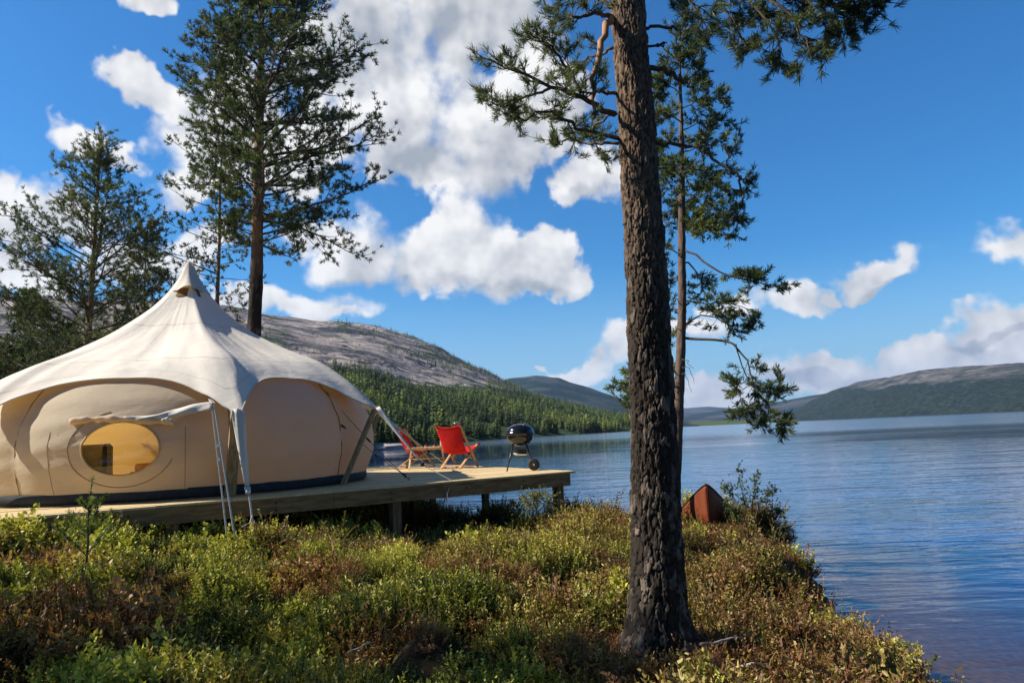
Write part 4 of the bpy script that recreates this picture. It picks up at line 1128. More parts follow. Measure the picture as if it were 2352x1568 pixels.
def pine(label, base, top_h, r_base, seed, spread, crown_from, group=None, bark=None, lean=(0, 0), whorl=.42, per=(3, 5), tone=.45, needle=(12, .10, .016), reach=None,
         needles=None, shape=None, dense=1.0, side=1.0, skew=(0, 0), bare=0, elev=(.15, .55), droop=.02, top_branches=True, twig_len=.30):
    base = np.array(base, float); rng = np.random.default_rng(seed)
    root = empty('pine_tree', base); tag(root, label, 'tree', group)
    zs = np.linspace(0, top_h, 24)
    ctr = np.stack([lean[0] * zs / top_h + .05 * fbm(zs * .35, seed, 0, 2) * np.minimum(zs, 1), lean[1] * zs / top_h + .05 * fbm(zs * .35, seed + 5, 0, 2) * np.minimum(zs, 1), zs], 1)
    rad = r_base * (1 - .90 * (zs / top_h) ** 1.15) + r_base * .35 * np.exp(-zs / .25)
    ctr[0, 2] = -.3
    P, A, S_, rid, *_ = trunk_obj('trunk', ctr, rad, None, None, 20, ridge=.022 * r_base / .2)
    skin(P, rid, 'trunk', bark or m_bark, root)
    cr = Crown(seed); z = crown_from * top_h
    ph = rng.uniform(0, 6)
    while z < top_h * .985:
        f = (z - crown_from * top_h) / (top_h * (1 - crown_from))
        prof_ = shape(f) if shape else (.55 + .9 * f) * (1 - f) ** .75 * 1.5
        for b in range(rng.integers(*per)):
            ph += 2.4 + rng.normal(0, .35)
            L = spread * max(.12, prof_) * rng.uniform(.6, 1.15)
            v = np.array([math.cos(ph), math.sin(ph), 0]); L *= 1 + skew[0] * v[0] + skew[1] * v[1]
            if reach: L *= reach(z, v)
            e = rng.uniform(*elev) + .5 * f * f
            p = np.array([np.interp(z, ctr[:, 2], ctr[:, i]) for i in (0, 1)] + [z + rng.uniform(-.1, .1)])
            r0 = max(.008, .016 * L ** .9 * (r_base / .2) ** .4)
            nseg = max(4, int(L / .35))
            pts = wander(rng, p, v * math.cos(e) + np.array([0, 0, math.sin(e)]), L, nseg, .09, droop * (1 - f), .10)
            cr.limbs.tube(pts, np.linspace(r0, .005, nseg + 1), 5, False)
            clothe(cr, pts, r0, .40 * L ** .8 * side + .12, max(3, int(L * 5.2 * dense)), (3, 6), twig_len, tone + .25 * (f - .4) + rng.normal(0, .08), dense, .22 if L > 1 else .1)
        z += whorl * rng.uniform(.6, 1.3) * (1.15 - .5 * f)
    for _ in range(bare):
        z = top_h * rng.uniform(.12, crown_from); a = rng.uniform(0, 6.28); v = np.array([math.cos(a), math.sin(a), -.1])
        p = np.array([np.interp(z, ctr[:, 2], ctr[:, i]) for i in (0, 1)] + [z]); pts = wander(rng, p, v, rng.uniform(.3, .9), 5, .2, .06); cr.limbs.tube(pts, np.linspace(.012, .004, 6), 5, False)
    finish(cr, root, *needle, needles or m_needle)
    return root

def foot(x, y, Y, z=None):
    p = at(x, y, Y); p[2] = float(ground_h(p[0], p[1])) if z is None else z
    return p
GRP_L = 'pines behind the tent'
b_ = foot(578, 900, 17.2)
pine('tall thick pine with reddish trunk standing just behind the tent roof', b_, 15.0, .205, 21, 2.75, .40, GRP_L, lean=(.30, 0), whorl=.36, per=(4, 6), dense=1.15, reach=lambda z, v: 1.0 if v[0] > 0 or z > 10.3 else 1 - .40 * min(1, -v[0] * 1.6) * min(1, (10.3 - z) / 1.2),
     skew=(.16, 0), tone=.46, needle=(24, .115, .012), shape=lambda f: (.72 + .55 * math.sin(min(1, f * 1.4) * PI)) * (1 - f) ** .45, elev=(.0, .5), droop=.035)
b_ = foot(486, 900, 20.5)
pine('slender pine close to the left of the thick reddish pine', b_, 12.0, .085, 22, 1.9, .20, GRP_L, bark=m_bark_thin, lean=(.35, 0), whorl=.46, per=(3, 5), tone=.5,
     needle=(12, .11, .018), skew=(-.3, -.1), shape=lambda f: (1.0 - .25 * f) * (1 - f ** 3) ** .8, elev=(-.05, .4), droop=.03, dense=.75)
b_ = foot(192, 900, 19.0)
pine('broad dark pine rising alone left of the tent peak', b_, 9.2, .125, 23, 3.6, .20, GRP_L, bark=m_bark_thin, lean=(.30, 0), whorl=.40, per=(4, 6), tone=.40,
     needle=(15, .11, .013), shape=lambda f: (1.0 - .60 * f) * (1 - f ** 4), elev=(.15, .65), droop=.02, bare=4, dense=1.0)
b_ = foot(330, 900, 22.5)
pine('pale olive young pine filling the gap behind the tent peak', b_, 8.0, .08, 24, 2.0, .16, GRP_L, bark=m_bark_thin, whorl=.34, per=(4, 6), tone=.6, needles=m_needle_o,
     needle=(13, .11, .019), shape=lambda f: (1.0 - .5 * f) * (1 - f ** 3), elev=(-.1, .35))
b_ = foot(60, 900, 25)
pine('low bushy pine behind the left slope of the tent roof', b_, 5.3, .09, 25, 2.0, .10, GRP_L, bark=m_bark_thin, whorl=.32, per=(4, 6), tone=.42, needle=(12, .12, .022),
     shape=lambda f: (1.0 - .6 * f) * (1 - f ** 3), elev=(-.1, .4))
b_ = foot(150, 900, 27)
pine('small dark pine low beside the broad dark pine', b_, 4.7, .08, 26, 1.8, .08, GRP_L, bark=m_bark_thin, whorl=.30, per=(4, 6), tone=.40, needle=(12, .12, .022),
     shape=lambda f: (1.0 - .6 * f) * (1 - f ** 3), elev=(-.1, .4))
b_ = foot(-130, 900, 24)
pine('pine at the edge of the picture whose boughs reach in over the tent roof', b_, 6.2, .10, 27, 2.3, .15, GRP_L, bark=m_bark_thin, whorl=.36, per=(4, 6), tone=.45, needle=(12, .11, .02),
     shape=lambda f: (1.0 - .6 * f) * (1 - f ** 3), elev=(-.1, .4))

b_ = np.array([-7.4, 4.9, float(ground_h(-7.4, 4.9))])
pine('pine just beyond the picture edge whose crown shades the near heath', b_, 6.6, .12, 28, 1.75, .34, None, bark=m_bark_thin, whorl=.36, per=(4, 6), tone=.45, needle=(12, .11, .018),
     shape=lambda f: (1.0 - .45 * f) * (1 - f ** 3), elev=(-.1, .4), dense=1.0)
# ---- the big pine in front
YB = 5.65
cen = [(1519, 1490, 180), (1517, 1450, 156), (1512, 1400, 140), (1511, 1340, 130), (1510, 1270, 124), (1507, 1200, 118), (1503, 1000, 110), (1492, 800, 102), (1482, 600, 97), (1470, 400, 90), (1456, 200, 85), (1441, 0, 79), (1434, -100, 76)]
pts = []; rad = []
for x, y, w in cen:
    p = at(x, y, YB); pts.append(p); rad.append(w * .94 / 2 / FPX * float(p @ cF))
p0, p1 = pts[-2], pts[-1]; d = nrm(p1 - p0)
for h in (1.2, 2.4, 3.6, 5.0): pts.append(p1 + d * h + np.array([.03 * h, 0, 0])); rad.append(rad[12] * (1 - h / 5.6))
big = empty('pine_tree', (pts[1][0], pts[1][1], pts[1][2])); tag(big, 'big foreground pine with thick scaly grey bark in front of the lake', 'tree')
org = np.array(big.location)
pts = np.array(pts) - org
P, A, S_, rid, *_ = trunk_obj('trunk', pts, rad, None, None, 260, 1300, ridge=.024, pl=.042)
# root flare
zrel = P[..., 2]
fl = np.exp(-np.clip(zrel + .03, 0, 9) / .16) * (.5 + .5 * np.cos(A * 5 + 1.1 + .6 * np.sin(A * 2))) ** 1.5
cx_ = np.repeat(P.mean(1, keepdims=True), P.shape[1], 1)
P = P + (P - cx_) * (fl * .20)[..., None]
up_smooth = sstep(3.0, 4.4, zrel)               # the bark grows smoother and flakier higher up
skin(P, rid, 'trunk', m_bark_big, big)
cr = Crown(31); g = cr.rng
def px_path(lst, n=14):
    q = np.array([at(x, y, Y) - org for x, y, Y in lst]); t = np.linspace(0, len(q) - 1, n)
    o = np.stack([np.interp(t, range(len(q)), q[:, i]) for i in range(3)], 1)
    for _ in range(2): o[1:-1] = .25 * o[:-2] + .5 * o[1:-1] + .25 * o[2:]
    return o + np.vstack([np.zeros((1, 3)), g.normal(0, .012, (n - 1, 3))])
def limb(lst, r0, r1, side_len=0, n_side=0, n=14, mat=None, **kw):
    p = px_path(lst, n)
    if mat is None: cr.limbs.tube(p, np.linspace(r0, r1, n), 7)
    else:
        b = MB(); b.tube(p, np.linspace(r0, r1, n), 8); b.build('broken_limb', mat, big, True)
    if n_side: clothe(cr, p, max(.012, r0 * .6), side_len, n_side, **kw)
K = dict(twig_len=.13, tone=.62, tuft_size=1.0, up=.18, flat=.55)
limb([(1412, 262, 5.65), (1380, 255, 5.55), (1335, 215, 5.4), (1270, 200, 5.2), (1200, 165, 5.05), (1120, 140, 4.95)], .026, .006, .30, 16, **K)
limb([(1335, 215, 5.4), (1300, 150, 5.35), (1255, 100, 5.3), (1215, 75, 5.2)], .015, .005, .24, 11, **K)
limb([(1270, 200, 5.2), (1215, 225, 5.1), (1160, 235, 5.0), (1115, 245, 4.9)], .012, .004, .24, 10, **K)
limb([(1420, 318, 5.65), (1370, 312, 5.5), (1320, 290, 5.4), (1280, 260, 5.3), (1220, 262, 5.2), (1170, 280, 5.1)], .018, .005, .24, 13, **K)
limb([(1420, 330, 5.65), (1360, 330, 5.8), (1310, 320, 5.9), (1270, 335, 5.9)], .014, .005, .22, 9, **K)
limb([(1408, 40, 5.65), (1365, 30, 5.4), (1320, 40, 5.2), (1290, 60, 5.1)], .022, .006, .30, 12, **K)
limb([(1406, 20, 5.7), (1350, -20, 5.8), (1300, -30, 5.9), (1260, -10, 6.0)], .02, .006, .32, 12, **K)
limb([(1410, 110, 5.75), (1370, 130, 6.0), (1330, 140, 6.2), (1295, 165, 6.3)], .014, .005, .26, 10, **K)
limb([(1418, 262, 5.8), (1380, 275, 6.0), (1350, 300, 6.1), (1370, 340, 6.1), (1400, 372, 6.1)], .012, .004, .2, 9, **K)
# the hanging broken limb with orange bark
limb([(1402, 42, 5.62), (1390, 50, 5.5), (1383, 110, 5.45), (1366, 150, 5.45), (1362, 200, 5.45), (1368, 240, 5.45), (1366, 275, 5.45)], .030, .012, n=18, mat=m_limb)
limb([(1415, 215, 5.65), (1375, 210, 5.5), (1340, 218, 5.4)], .016, .007)
limb([(1410, 245, 5.65), (1440, 180, 5.4)], .006, .004) if False else None
# right side
limb([(1462, 62, 5.65), (1545, 62, 5.6), (1560, 72, 5.6)], .016, .008)
limb([(1470, 152, 5.65), (1530, 160, 5.6), (1560, 180, 5.55), (1592, 200, 5.5)], .024, .012)
limb([(1490, 330, 5.65), (1560, 328, 5.55), (1610, 342, 5.5), (1660, 375, 5.45), (1700, 415, 5.4)], .017, .009, n=18)
limb([(1696, 412, 5.4), (1702, 440, 5.4), (1698, 490, 5.4), (1672, 512, 5.4)], .009, .004, .12, 4, n=8, twig_len=.07, tone=.4, tuft_size=.75, up=.1)
limb([(1690, 405, 5.4), (1712, 412, 5.38), (1722, 408, 5.36)], .007, .004, .12, 4, n=6, twig_len=.07, tone=.4, tuft_size=.75, up=.1)
limb([(1492, 360, 5.65), (1535, 395, 5.6), (1548, 415, 5.6)], .010, .005)
limb([(1462, 100, 5.65), (1515, 105, 5.6), (1528, 100, 5.6)], .012, .008)
KR = dict(twig_len=.13, tone=.36, tuft_size=1.0, up=-.02, flat=.6, dense=1.1)
limb([(1478, -40, 5.65), (1560, -90, 5.3), (1680, -60, 5.0), (1800, -20, 4.8), (1900, 10, 4.7), (1985, 30, 4.65)], .036, .006, .40, 24, n=20, **KR)
limb([(1680, -60, 5.0), (1740, 20, 4.9), (1780, 80, 4.85), (1800, 130, 4.8)], .014, .004, .28, 13, **KR)
limb([(1740, -40, 4.9), (1820, 40, 4.75), (1850, 90, 4.7), (1880, 120, 4.7)], .014, .004, .28, 13, **KR)
limb([(1620, -60, 5.1), (1660, 20, 5.0), (1690, 70, 5.0), (1720, 110, 4.95)], .012, .004, .26, 12, **KR)
limb([(1560, -70, 5.3), (1580, 0, 5.2), (1610, 40, 5.2), (1640, 60, 5.2)], .012, .004, .26, 11, **KR)
limb([(1480, -60, 5.8), (1530, -40, 5.9), (1560, 0, 6.0), (1575, 40, 6.1)], .012, .004, .26, 11, **KR)
limb([(1850, 0, 4.75), (1920, 40, 4.7), (1970, 70, 4.7)], .010, .004, .22, 10, **KR)
limb([(1900, -30, 4.7), (1960, -10, 4.6), (2020, 10, 4.55)], .010, .004, .22, 10, **KR)
limb([(1750, -60, 4.9), (1850, -50, 4.7), (1930, -30, 4.6)], .012, .004, .30, 13, **KR)
# crown above the picture
hi = MB()
zt = np.linspace(5.9, 8.9, 8)
for z_ in zt:
    for q_ in range(3):
        a = g.uniform(0, 6.28); e = .35; c0 = np.array([np.interp(z_ + org[2], pts[:, 2] + org[2], pts[:, i]) for i in (0, 1)] + [z_])
        L = g.uniform(1.2, 2.0) * (1.1 - .07 * z_)
        pp = wander(g, c0, (math.cos(a) * .9, math.sin(a) * .9, e), L, 7, .1, .03, .1); hi.tube(pp, np.linspace(.03, .006, 8), 6, False)
        clothe(cr, pp, .02, .5, 9, (4, 6), .2, .5, .8)
hi.build('upper_branch', m_twig, big, True)
finish(cr, big, 30, .066, .0042, m_needle, spread=(.2, 1.0), along=.9)

# ---- the slim pine behind it, with drooping lower boughs
YS = 11.9
sl_c = [(1546, 1210, 30), (1550, 1100, 27), (1555, 1000, 26), (1562, 850, 22), (1567, 700, 19), (1566, 560, 17), (1566, 430, 14), (1565, 300, 10), (1562, 180, 6), (1560, 110, 2)]
pts = []; rad = []
for x, y, w in sl_c:
    p = at(x, y, YS); pts.append(p); rad.append(max(.006, w / 2 / FPX * float(p @ cF)))
slim = empty('pine_tree', (pts[0][0], pts[0][1], float(ground_h(pts[0][0], pts[0][1])))); tag(slim, 'slim pine with drooping lower boughs behind the big foreground pine', 'tree')
org = np.array(slim.location); pts[0][2] = org[2] - .2
pts = np.array(pts) - org
P, A, S_, rid, *_ = trunk_obj('trunk', pts, rad, None, None, 26, 160, ridge=.012); skin(P, rid, 'trunk', m_bark_mid, slim)
cr = Crown(41); g = cr.rng
K = dict(twig_len=.20, tone=.5, tuft_size=1.1, up=.05, flat=.55, twigs=(5, 8))
def Lb(lst, r0, side_len, n_side, n=12, **kw): 
    p = px_path(lst, n); cr.limbs.tube(p, np.linspace(r0, .005, n), 6, False); clothe(cr, p, r0 * .7, side_len, n_side, **{**K, **kw})
Lb([(1567, 572, YS), (1600, 585, 11.7), (1640, 622, 11.5), (1680, 636, 11.4), (1740, 650, 11.3), (1795, 655, 11.2)], .022, .42, 15, start=.5)
Lb([(1567, 600, YS), (1590, 610, 11.9), (1612, 640, 11.9), (1618, 690, 11.9)], .016, .3, 8, start=.45)
Lb([(1564, 775, YS), (1620, 782, 11.7), (1668, 778, 11.6), (1700, 800, 11.5), (1722, 840, 11.5), (1728, 880, 11.4), (1745, 930, 11.4), (1752, 975, 11.4)], .026, .40, 15, n=20, start=.52, tone=.36)
Lb([(1690, 790, 11.5), (1700, 830, 11.6), (1728, 890, 11.6), (1765, 895, 11.5), (1795, 890, 11.5)], .012, .34, 10, start=.5, tone=.36)
Lb([(1728, 880, 11.4), (1705, 895, 11.5), (1690, 880, 11.5)], .008, .25, 6, start=.3, tone=.5)
Lb([(1730, 905, 11.4), (1715, 935, 11.4), (1700, 940, 11.4)], .008, .25, 6, start=.3, tone=.36)
Lb([(1752, 950, 11.4), (1780, 965, 11.4), (1800, 985, 11.4)], .007, .2, 6, start=.2, tone=.34)
Lb([(1564, 760, YS), (1610, 720, 11.9), (1650, 730, 11.8), (1700, 760, 11.8), (1725, 735, 11.8)], .015, .36, 12, start=.3, tone=.36)
Lb([(1566, 690, YS), (1620, 700, 11.8), (1660, 690, 11.7), (1720, 710, 11.7)], .014, .34, 11, start=.3)
for x1, y1, x0, y0, dy in [(1685, 545, 1566, 500, 0), (1712, 500, 1566, 480, .1), (1700, 440, 1566, 430, -.3), (1680, 400, 1566, 400, .3), (1690, 340, 1566, 350, -.2), (1672, 275, 1565, 300, .2),
                           (1655, 230, 1564, 250, -.3), (1620, 175, 1562, 195, .3), (1600, 140, 1561, 160, 0), (1470, 520, 1566, 520, .8), (1490, 450, 1566, 440, .4), (1480, 390, 1566, 380, -.4), (1500, 330, 1565, 340, .5), (1500, 270, 1565, 280, -.4), (1515, 205, 1563, 215, .2),
                           (1640, 470, 1566, 450, -1.0), (1640, 530, 1566, 505, -.9), (1600, 520, 1566, 500, 1.1), (1620, 330, 1565, 330, 1.0), (1560, 400, 1566, 390, -1.2), (1570, 480, 1566, 470, 1.3), (1530, 160, 1561, 150, 0), (1570, 95, 1560, 120, 0),
                           (1480, 570, 1566, 585, .6), (1505, 640, 1566, 650, .4), (1500, 720, 1565, 715, .8), (1515, 790, 1563, 770, .5), (1405, 890, 1559, 870, .6), (1440, 870, 1559, 840, 1.0), (1430, 925, 1558, 900, .4)]:
    xm, ym = (x0 * .5 + x1 * .5), (y0 * .5 + y1 * .5 - 14)
    Lb([(x0, y0, YS), (xm, ym, YS + dy * .6), (x1, y1, YS + dy)], .012, .30, 11, 8, start=.2, tone=.5 + g.normal(0, .08), dense=1.0)
for x1, y1, x0, y0 in [(1592, 850, 1564, 830), (1596, 880, 1560, 845), (1588, 900, 1560, 860), (1530, 850, 1558, 870), (1535, 900, 1556, 930), (1540, 690, 1566, 700), (1545, 770, 1564, 760)]:
    p = px_path([(x0, y0, YS), ((x0 + x1) / 2, min(y0, y1) - 8, YS - .2), (x1, y1, YS - .3)], 8); cr.limbs.tube(p, np.linspace(.009, .003, 8), 5, False)
finish(cr, slim, 16, .095, .011, m_needle, spread=(.2, 1.1))

# ---- saplings and small shrubs
def sapling():
    b0 = foot(195, 1240, 6.9); root = empty('pine_sapling', b0); tag(root, 'knee high bright green pine sapling in front of the tent', 'sapling')
    c = Crown(51); top = at(212, 1098, 6.85) - b0
    q = np.array([np.array([0, 0, -.1]), top * .35 + (.01, 0, 0), top * .7 + (-.012, 0, 0), top]); b = MB(); b.tube(q, [.011, .010, .007, .003], 7); b.build('stem', m_twig, root, True)
    for f, xs_ in ((.45, ((150, 1165), (268, 1160), (230, 1150))), (.68, ((178, 1140), (252, 1130), (215, 1140))), (.28, ((120, 1200), (262, 1195)))):
        for x, y in xs_:
            p = top * f; e = at(x, y, 6.85 + c.rng.uniform(-.2, .2)) - b0; e = p + (e - p) * .85
            pp = np.array([p, p * .6 + e * .4 + (0, 0, .01), e]); c.twig(pp, .006, .003)
            for ff in np.linspace(.3, 1, 9): c.tuft(p + (e - p) * ff, e - p + np.array([0, 0, .15]) + c.rng.normal(0, .06, 3), .75 + c.rng.normal(0, .15), .8)
    for ff in np.linspace(.5, 1, 9): c.tuft(top * ff, (0, 0, 1), .85, .8)
    V, F, T = c.needles(22, .055, .0055, (.4, 1.2), .5); cw = link('needles', np_mesh('needles', V, F, {'tone': T}), leafy('sapling_needles', [(0, (.04, .07, .02)), (.6, (.11, .17, .04)), (1, (.22, .27, .08))], trans=.3), root)
    V, F = c.twig_mesh(); link('twig', np_mesh('twig', V, F), m_twig, root)
sapling()
def leaf_quads(P, D, size, rng, ratio=.62):
    m = len(P); D = D / (np.linalg.norm(D, axis=1, keepdims=True) + 1e-9)
    s = np.cross(D, rng.normal(size=(m, 3))); s /= np.linalg.norm(s, axis=1, keepdims=True) + 1e-9; nn = np.cross(D, s)
    L = (size * rng.uniform(.7, 1.2, m))[:, None]; w = L * ratio * .5
    V = np.stack([P, P + D * L * .45 + s * w + nn * L * .08, P + D * L, P + D * L * .45 - s * w + nn * L * .08], 1).reshape(-1, 3)
    i = np.arange(m)[:, None] * 4
    return V, np.concatenate([i + np.array([[0, 1, 2]]), i + np.array([[0, 2, 3]])])
m_birch_leaf = leafy('birch_leaves', [(0, (.02, .035, .014)), (.5, (.05, .085, .025)), (1, (.16, .24, .05))], trans=.35)
def shrub(name, label, cat, stems, Y, leafn, leaf, tone, seed, mat=m_birch_leaf, zbase=None, tw=.16):
    x0, y0 = stems[0][0][:2]; b0 = at(x0, y0, Y); gz = float(ground_h(b0[0], b0[1])); b0[2] = min(b0[2], gz) if zbase is None else zbase
    root = empty(name, b0); tag(root, label, cat); g = np.random.default_rng(seed); c = Crown(seed); LP = []; LD = []; LT = []
    b = MB()
    for st in stems:
        q = np.array([at(x, y, Y + dy) - b0 for x, y, dy in st]); q[0] = (0, 0, -.05)
        t_ = np.linspace(0, len(q) - 1, 12); q = np.stack([np.interp(t_, range(len(q)), q[:, i]) for i in range(3)], 1)
        b.tube(q, np.linspace(.011, .003, 12), 6)
        for i in range(leafn):
            f = g.uniform(.3, 1); k_ = f * 11; ii = min(int(k_), 10); p = q[ii] + (q[ii + 1] - q[ii]) * (k_ - ii)
            d = nrm(g.normal(0, 1, 3) * (1, 1, .55) + nrm(q[ii + 1] - q[ii]) * .8)
            tl = tw * g.uniform(.4, 1.3); pp = wander(g, p, d, tl, 3, .25, .06); c.twig(pp, .003, .0015)
            for j in range(g.integers(4, 8)):
                a = g.uniform(.2, 1) * 3; jj = min(int(a), 2); LP.append(pp[jj] + (pp[jj + 1] - pp[jj]) * (a - jj)); LD.append(g.normal(0, 1, 3) + np.array([0, 0, -.35])); LT.append(tone + g.normal(0, .2))
    b.build('stem', m_twig, root, True)
    V, F = leaf_quads(np.array(LP), np.array(LD), leaf, g, .7); cw = link('foliage', np_mesh('foliage', V, F, {'tone': np.clip(np.repeat(LT, 4), 0, 1)}), mat, root)
    V, F = c.twig_mesh(); link('twig', np_mesh('twig', V, F), m_twig, root)
shrub('birch_shrub', 'small leafy birch standing on the bank edge beside the canoe', 'shrub',
      [[(1722, 1205, 0), (1712, 1160, 0), (1700, 1110, 0), (1695, 1070, 0)], [(1722, 1205, 0), (1728, 1150, .1), (1735, 1110, .1), (1740, 1085, .1)], [(1722, 1205, 0), (1742, 1160, -.1), (1765, 1130, -.1), (1778, 1120, 0)],
       [(1722, 1205, 0), (1700, 1165, 0), (1678, 1130, .1), (1668, 1115, .1)], [(1722, 1205, 0), (1755, 1180, 0), (1785, 1165, 0), (1795, 1175, 0)], [(1722, 1205, 0), (1690, 1185, -.1), (1672, 1160, -.1)]], 11.3, 40, .038, .55, 61)
shrub('birch_shrub', 'low spreading birch twigs hanging over the water below the small birch', 'shrub',
      [[(1765, 1225, 0), (1785, 1212, 0), (1805, 1208, 0), (1828, 1218, 0)], [(1765, 1225, 0), (1790, 1222, 0), (1815, 1228, .1)]], 10.6, 12, .032, .45, 62, tw=.10)
m_bush = leafy('yellow_bush_leaves', [(0, (.06, .06, .015)), (.5, (.15, .16, .03)), (1, (.30, .30, .06))], trans=.35)
shrub('heath_bush', 'bright yellow green bush under the corner of the deck', 'shrub',
      [[(1225, 1185, 0), (1215, 1160, 0), (1205, 1140, 0)], [(1225, 1185, 0), (1235, 1150, .2), (1240, 1132, .2)], [(1225, 1185, 0), (1255, 1165, 0), (1265, 1145, 0)], [(1225, 1185, 0), (1195, 1172, 0), (1180, 1150, .1)], [(1225, 1185, 0), (1225, 1150, -.2), (1228, 1140, -.2)]], 12.05, 60, .03, .75, 63, mat=m_bush, tw=.2)

m_stick = simple('dead_grey_wood', (.20, .17, .14), (.36, .32, .28), 14, .9, .4, .004)
for lst, lab in (([(1610, 1480), (1650, 1474), (1700, 1462), (1735, 1466)], 'grey dead stick lying just right of the big pine roots'),
                 ([(1680, 1535), (1730, 1522), (1790, 1526), (1830, 1512)], 'crooked grey stick lying on the heath near the bottom edge'),
                 ([(800, 1500), (845, 1478), (880, 1470), (900, 1448)], 'thin bleached stick lying on the near heath left of the pine'),
                 ([(985, 1236), (1010, 1212), (1018, 1190), (1034, 1172)], 'bare curved twig standing out of the heath in front of the deck posts')):
    q = []
    for i_, (x, y) in enumerate(lst):
        p = on_z(x, y, -1.45)
        for _ in range(12): p = on_z(x, y, float(ground_h(p[0], p[1])) + (.14 if y > 1300 else .05 + .14 * i_))
        q.append(p)
    q = np.array(q); t_ = np.linspace(0, 3, 16); c_ = np.stack([np.interp(t_, range(4), q[:, i]) for i in range(3)], 1); o_ = c_[0].copy(); c_ = c_ - o_
    b = MB(); b.tube(c_ + np.random.default_rng(len(lab)).normal(0, .004, c_.shape), np.linspace(.011, .004, 16), 7)
    st_ = b.build('dead_stick', m_stick, None, True); st_.location = o_; tag(st_, lab, 'stick')
# ================================================================= forest on the far slopes
m_conifer = leafy('far_conifer_foliage', [(0, (.026, .044, .020)), (.4, (.075, .112, .038)), (.72, (.17, .215, .055)), (1, (.28, .32, .08))], trans=.15)
def conifer_verts(rng, n, h, tone, round_=0.0):
    """one ragged tree about one metre tall made of leaf-sheets, as template"""
    V = []; F = []; T = []
    for i in range(n):
        f = (i + rng.random()) / n; z = .06 + .94 * f
        rr0 = (.20 * (1 - f) ** .8 + .012) if not round_ else .30 * math.sin(PI * min(1, .12 + f * .88)) ** .7
        a = rng.uniform(0, 6.283); r1 = rr0 * rng.uniform(.65, 1.2)
        c, s = math.cos(a), math.sin(a); w = .045 + .05 * (1 - f)
        tip = (c * r1, s * r1, z - .035 + .03 * round_); 
        b = len(V)
        V += [(c * .01 - s * w, s * .01 + c * w, z - .02), (c * .01 + s * w, s * .01 - c * w, z - .01), (tip[0] + s * w * .5, tip[1] - c * w * .5, tip[2]), (tip[0] - s * w * .5, tip[1] + c * w * .5, tip[2] - .02)]
        F += [(b, b + 1, b + 2), (b, b + 2, b + 3)]
        T += [rng.normal(0, .12)] * 4
    b = len(V); V += [(-.012, 0, 0), (.012, 0, 0), (0, 0, 1.0), (0, .012, 0), (0, -.012, 0)]; F += [(b, b + 1, b + 2), (b + 3, b + 4, b + 2)]; T += [-.3] * 5
    return np.array(V), np.array(F), np.array(T)
def field(name, X, Y, Z, H, W, tone, n, seed, mat, rnd):
    rng = np.random.default_rng(seed); tm = [conifer_verts(rng, n, 1, 0, q) for q in (0, 0, 0, 0, 1, 1)]
    Vs = []; Fs = []; Ts = []; b = 0
    pick = np.where(rng.random(len(X)) < rnd, rng.integers(4, 6, len(X)), rng.integers(0, 4, len(X)))
    for q in range(6):
        m = np.where(pick == q)[0]
        if not len(m): continue
        V, F, T = tm[q]; a = rng.uniform(0, 6.28, len(m)); c, s = np.cos(a)[:, None], np.sin(a)[:, None]
        x = (V[:, 0] * c - V[:, 1] * s) * (H[m] * W[m])[:, None] + X[m][:, None]; y = (V[:, 0] * s + V[:, 1] * c) * (H[m] * W[m])[:, None] + Y[m][:, None]
        z = V[:, 2] * H[m][:, None] + Z[m][:, None]
        Vs.append(np.stack([x, y, z], -1).reshape(-1, 3)); Fs.append((F[None] + (np.arange(len(m)) * len(V))[:, None, None] + b).reshape(-1, 3)); b += len(m) * len(V)
        Ts.append(np.clip(T[None] + tone[m][:, None], 0, 1).ravel())
    o = link(name, np_mesh(name, np.vstack(Vs), np.vstack(Fs), {'tone': np.concatenate(Ts)}), mat)
    return o
# places on the rocky hill's own grid
rng = np.random.default_rng(77)
az_grid = np.arctan2(AX, AY)[0]
def on_hillA(azv, dist):
    i = np.clip(np.searchsorted(az_grid, azv) - 1, 0, len(az_grid) - 2); f = (azv - az_grid[i]) / (az_grid[i + 1] - az_grid[i])
    out = np.empty(len(azv))
    for j in range(len(azv)):
        za = np.interp(dist[j], AD[:, i[j]], AZ_[:, i[j]]); zb = np.interp(dist[j], AD[:, i[j] + 1], AZ_[:, i[j] + 1]); out[j] = za + (zb - za) * f[j]
    return out
n_f = 26000
pxx = rng.uniform(-250, 1490, n_f); pxx = np.where(rng.random(n_f) < .75, rng.uniform(760, 1490, n_f), pxx)
azv = np.array([azel(x, 960)[0] for x in pxx])
ds = interp(pxx, SHORE_A); dt = interp(pxx, [(-900, 500), (850, 600), (1200, 900), (1440, 800), (1530, 900)]); dr_ = interp(pxx, [(-900, 1400), (870, 1750), (1200, 1500), (1440, 1000), (1530, 1050)])
u = rng.random(n_f) ** .8
dist = ds + 4 + (dt * .97 - ds) * u
sparse = rng.random(n_f) < .30
dist = np.where(sparse, dt + (dr_ - dt) * rng.random(n_f), dist)
X = dist * np.sin(azv); Y = dist * np.cos(azv); Z = on_hillA(azv, dist)
clump = fbm(X / 140, Y / 140, Z / 60, 3)
fr_ = (dist - dt) / (dr_ - dt)
keep = (~sparse) | (fr_ > .93) | (clump > .18) | (fr_ < .08) | ((fr_ > .22) & (fr_ < .5) & (pxx > 850 + 200 * (fr_ - .3)) & (pxx < 1045) & (clump > -.12)) | ((fr_ > .72) & (pxx > 960))
keep |= (pxx > 1120) & (dist < dr_)
keep &= ~((~sparse) & (fbm(X / 45, Y / 45, 3, 2) < -.28))
X, Y, Z, dist, pxx, sparse, clump, fr_ = (q[keep] for q in (X, Y, Z, dist, pxx, sparse, clump, fr_))
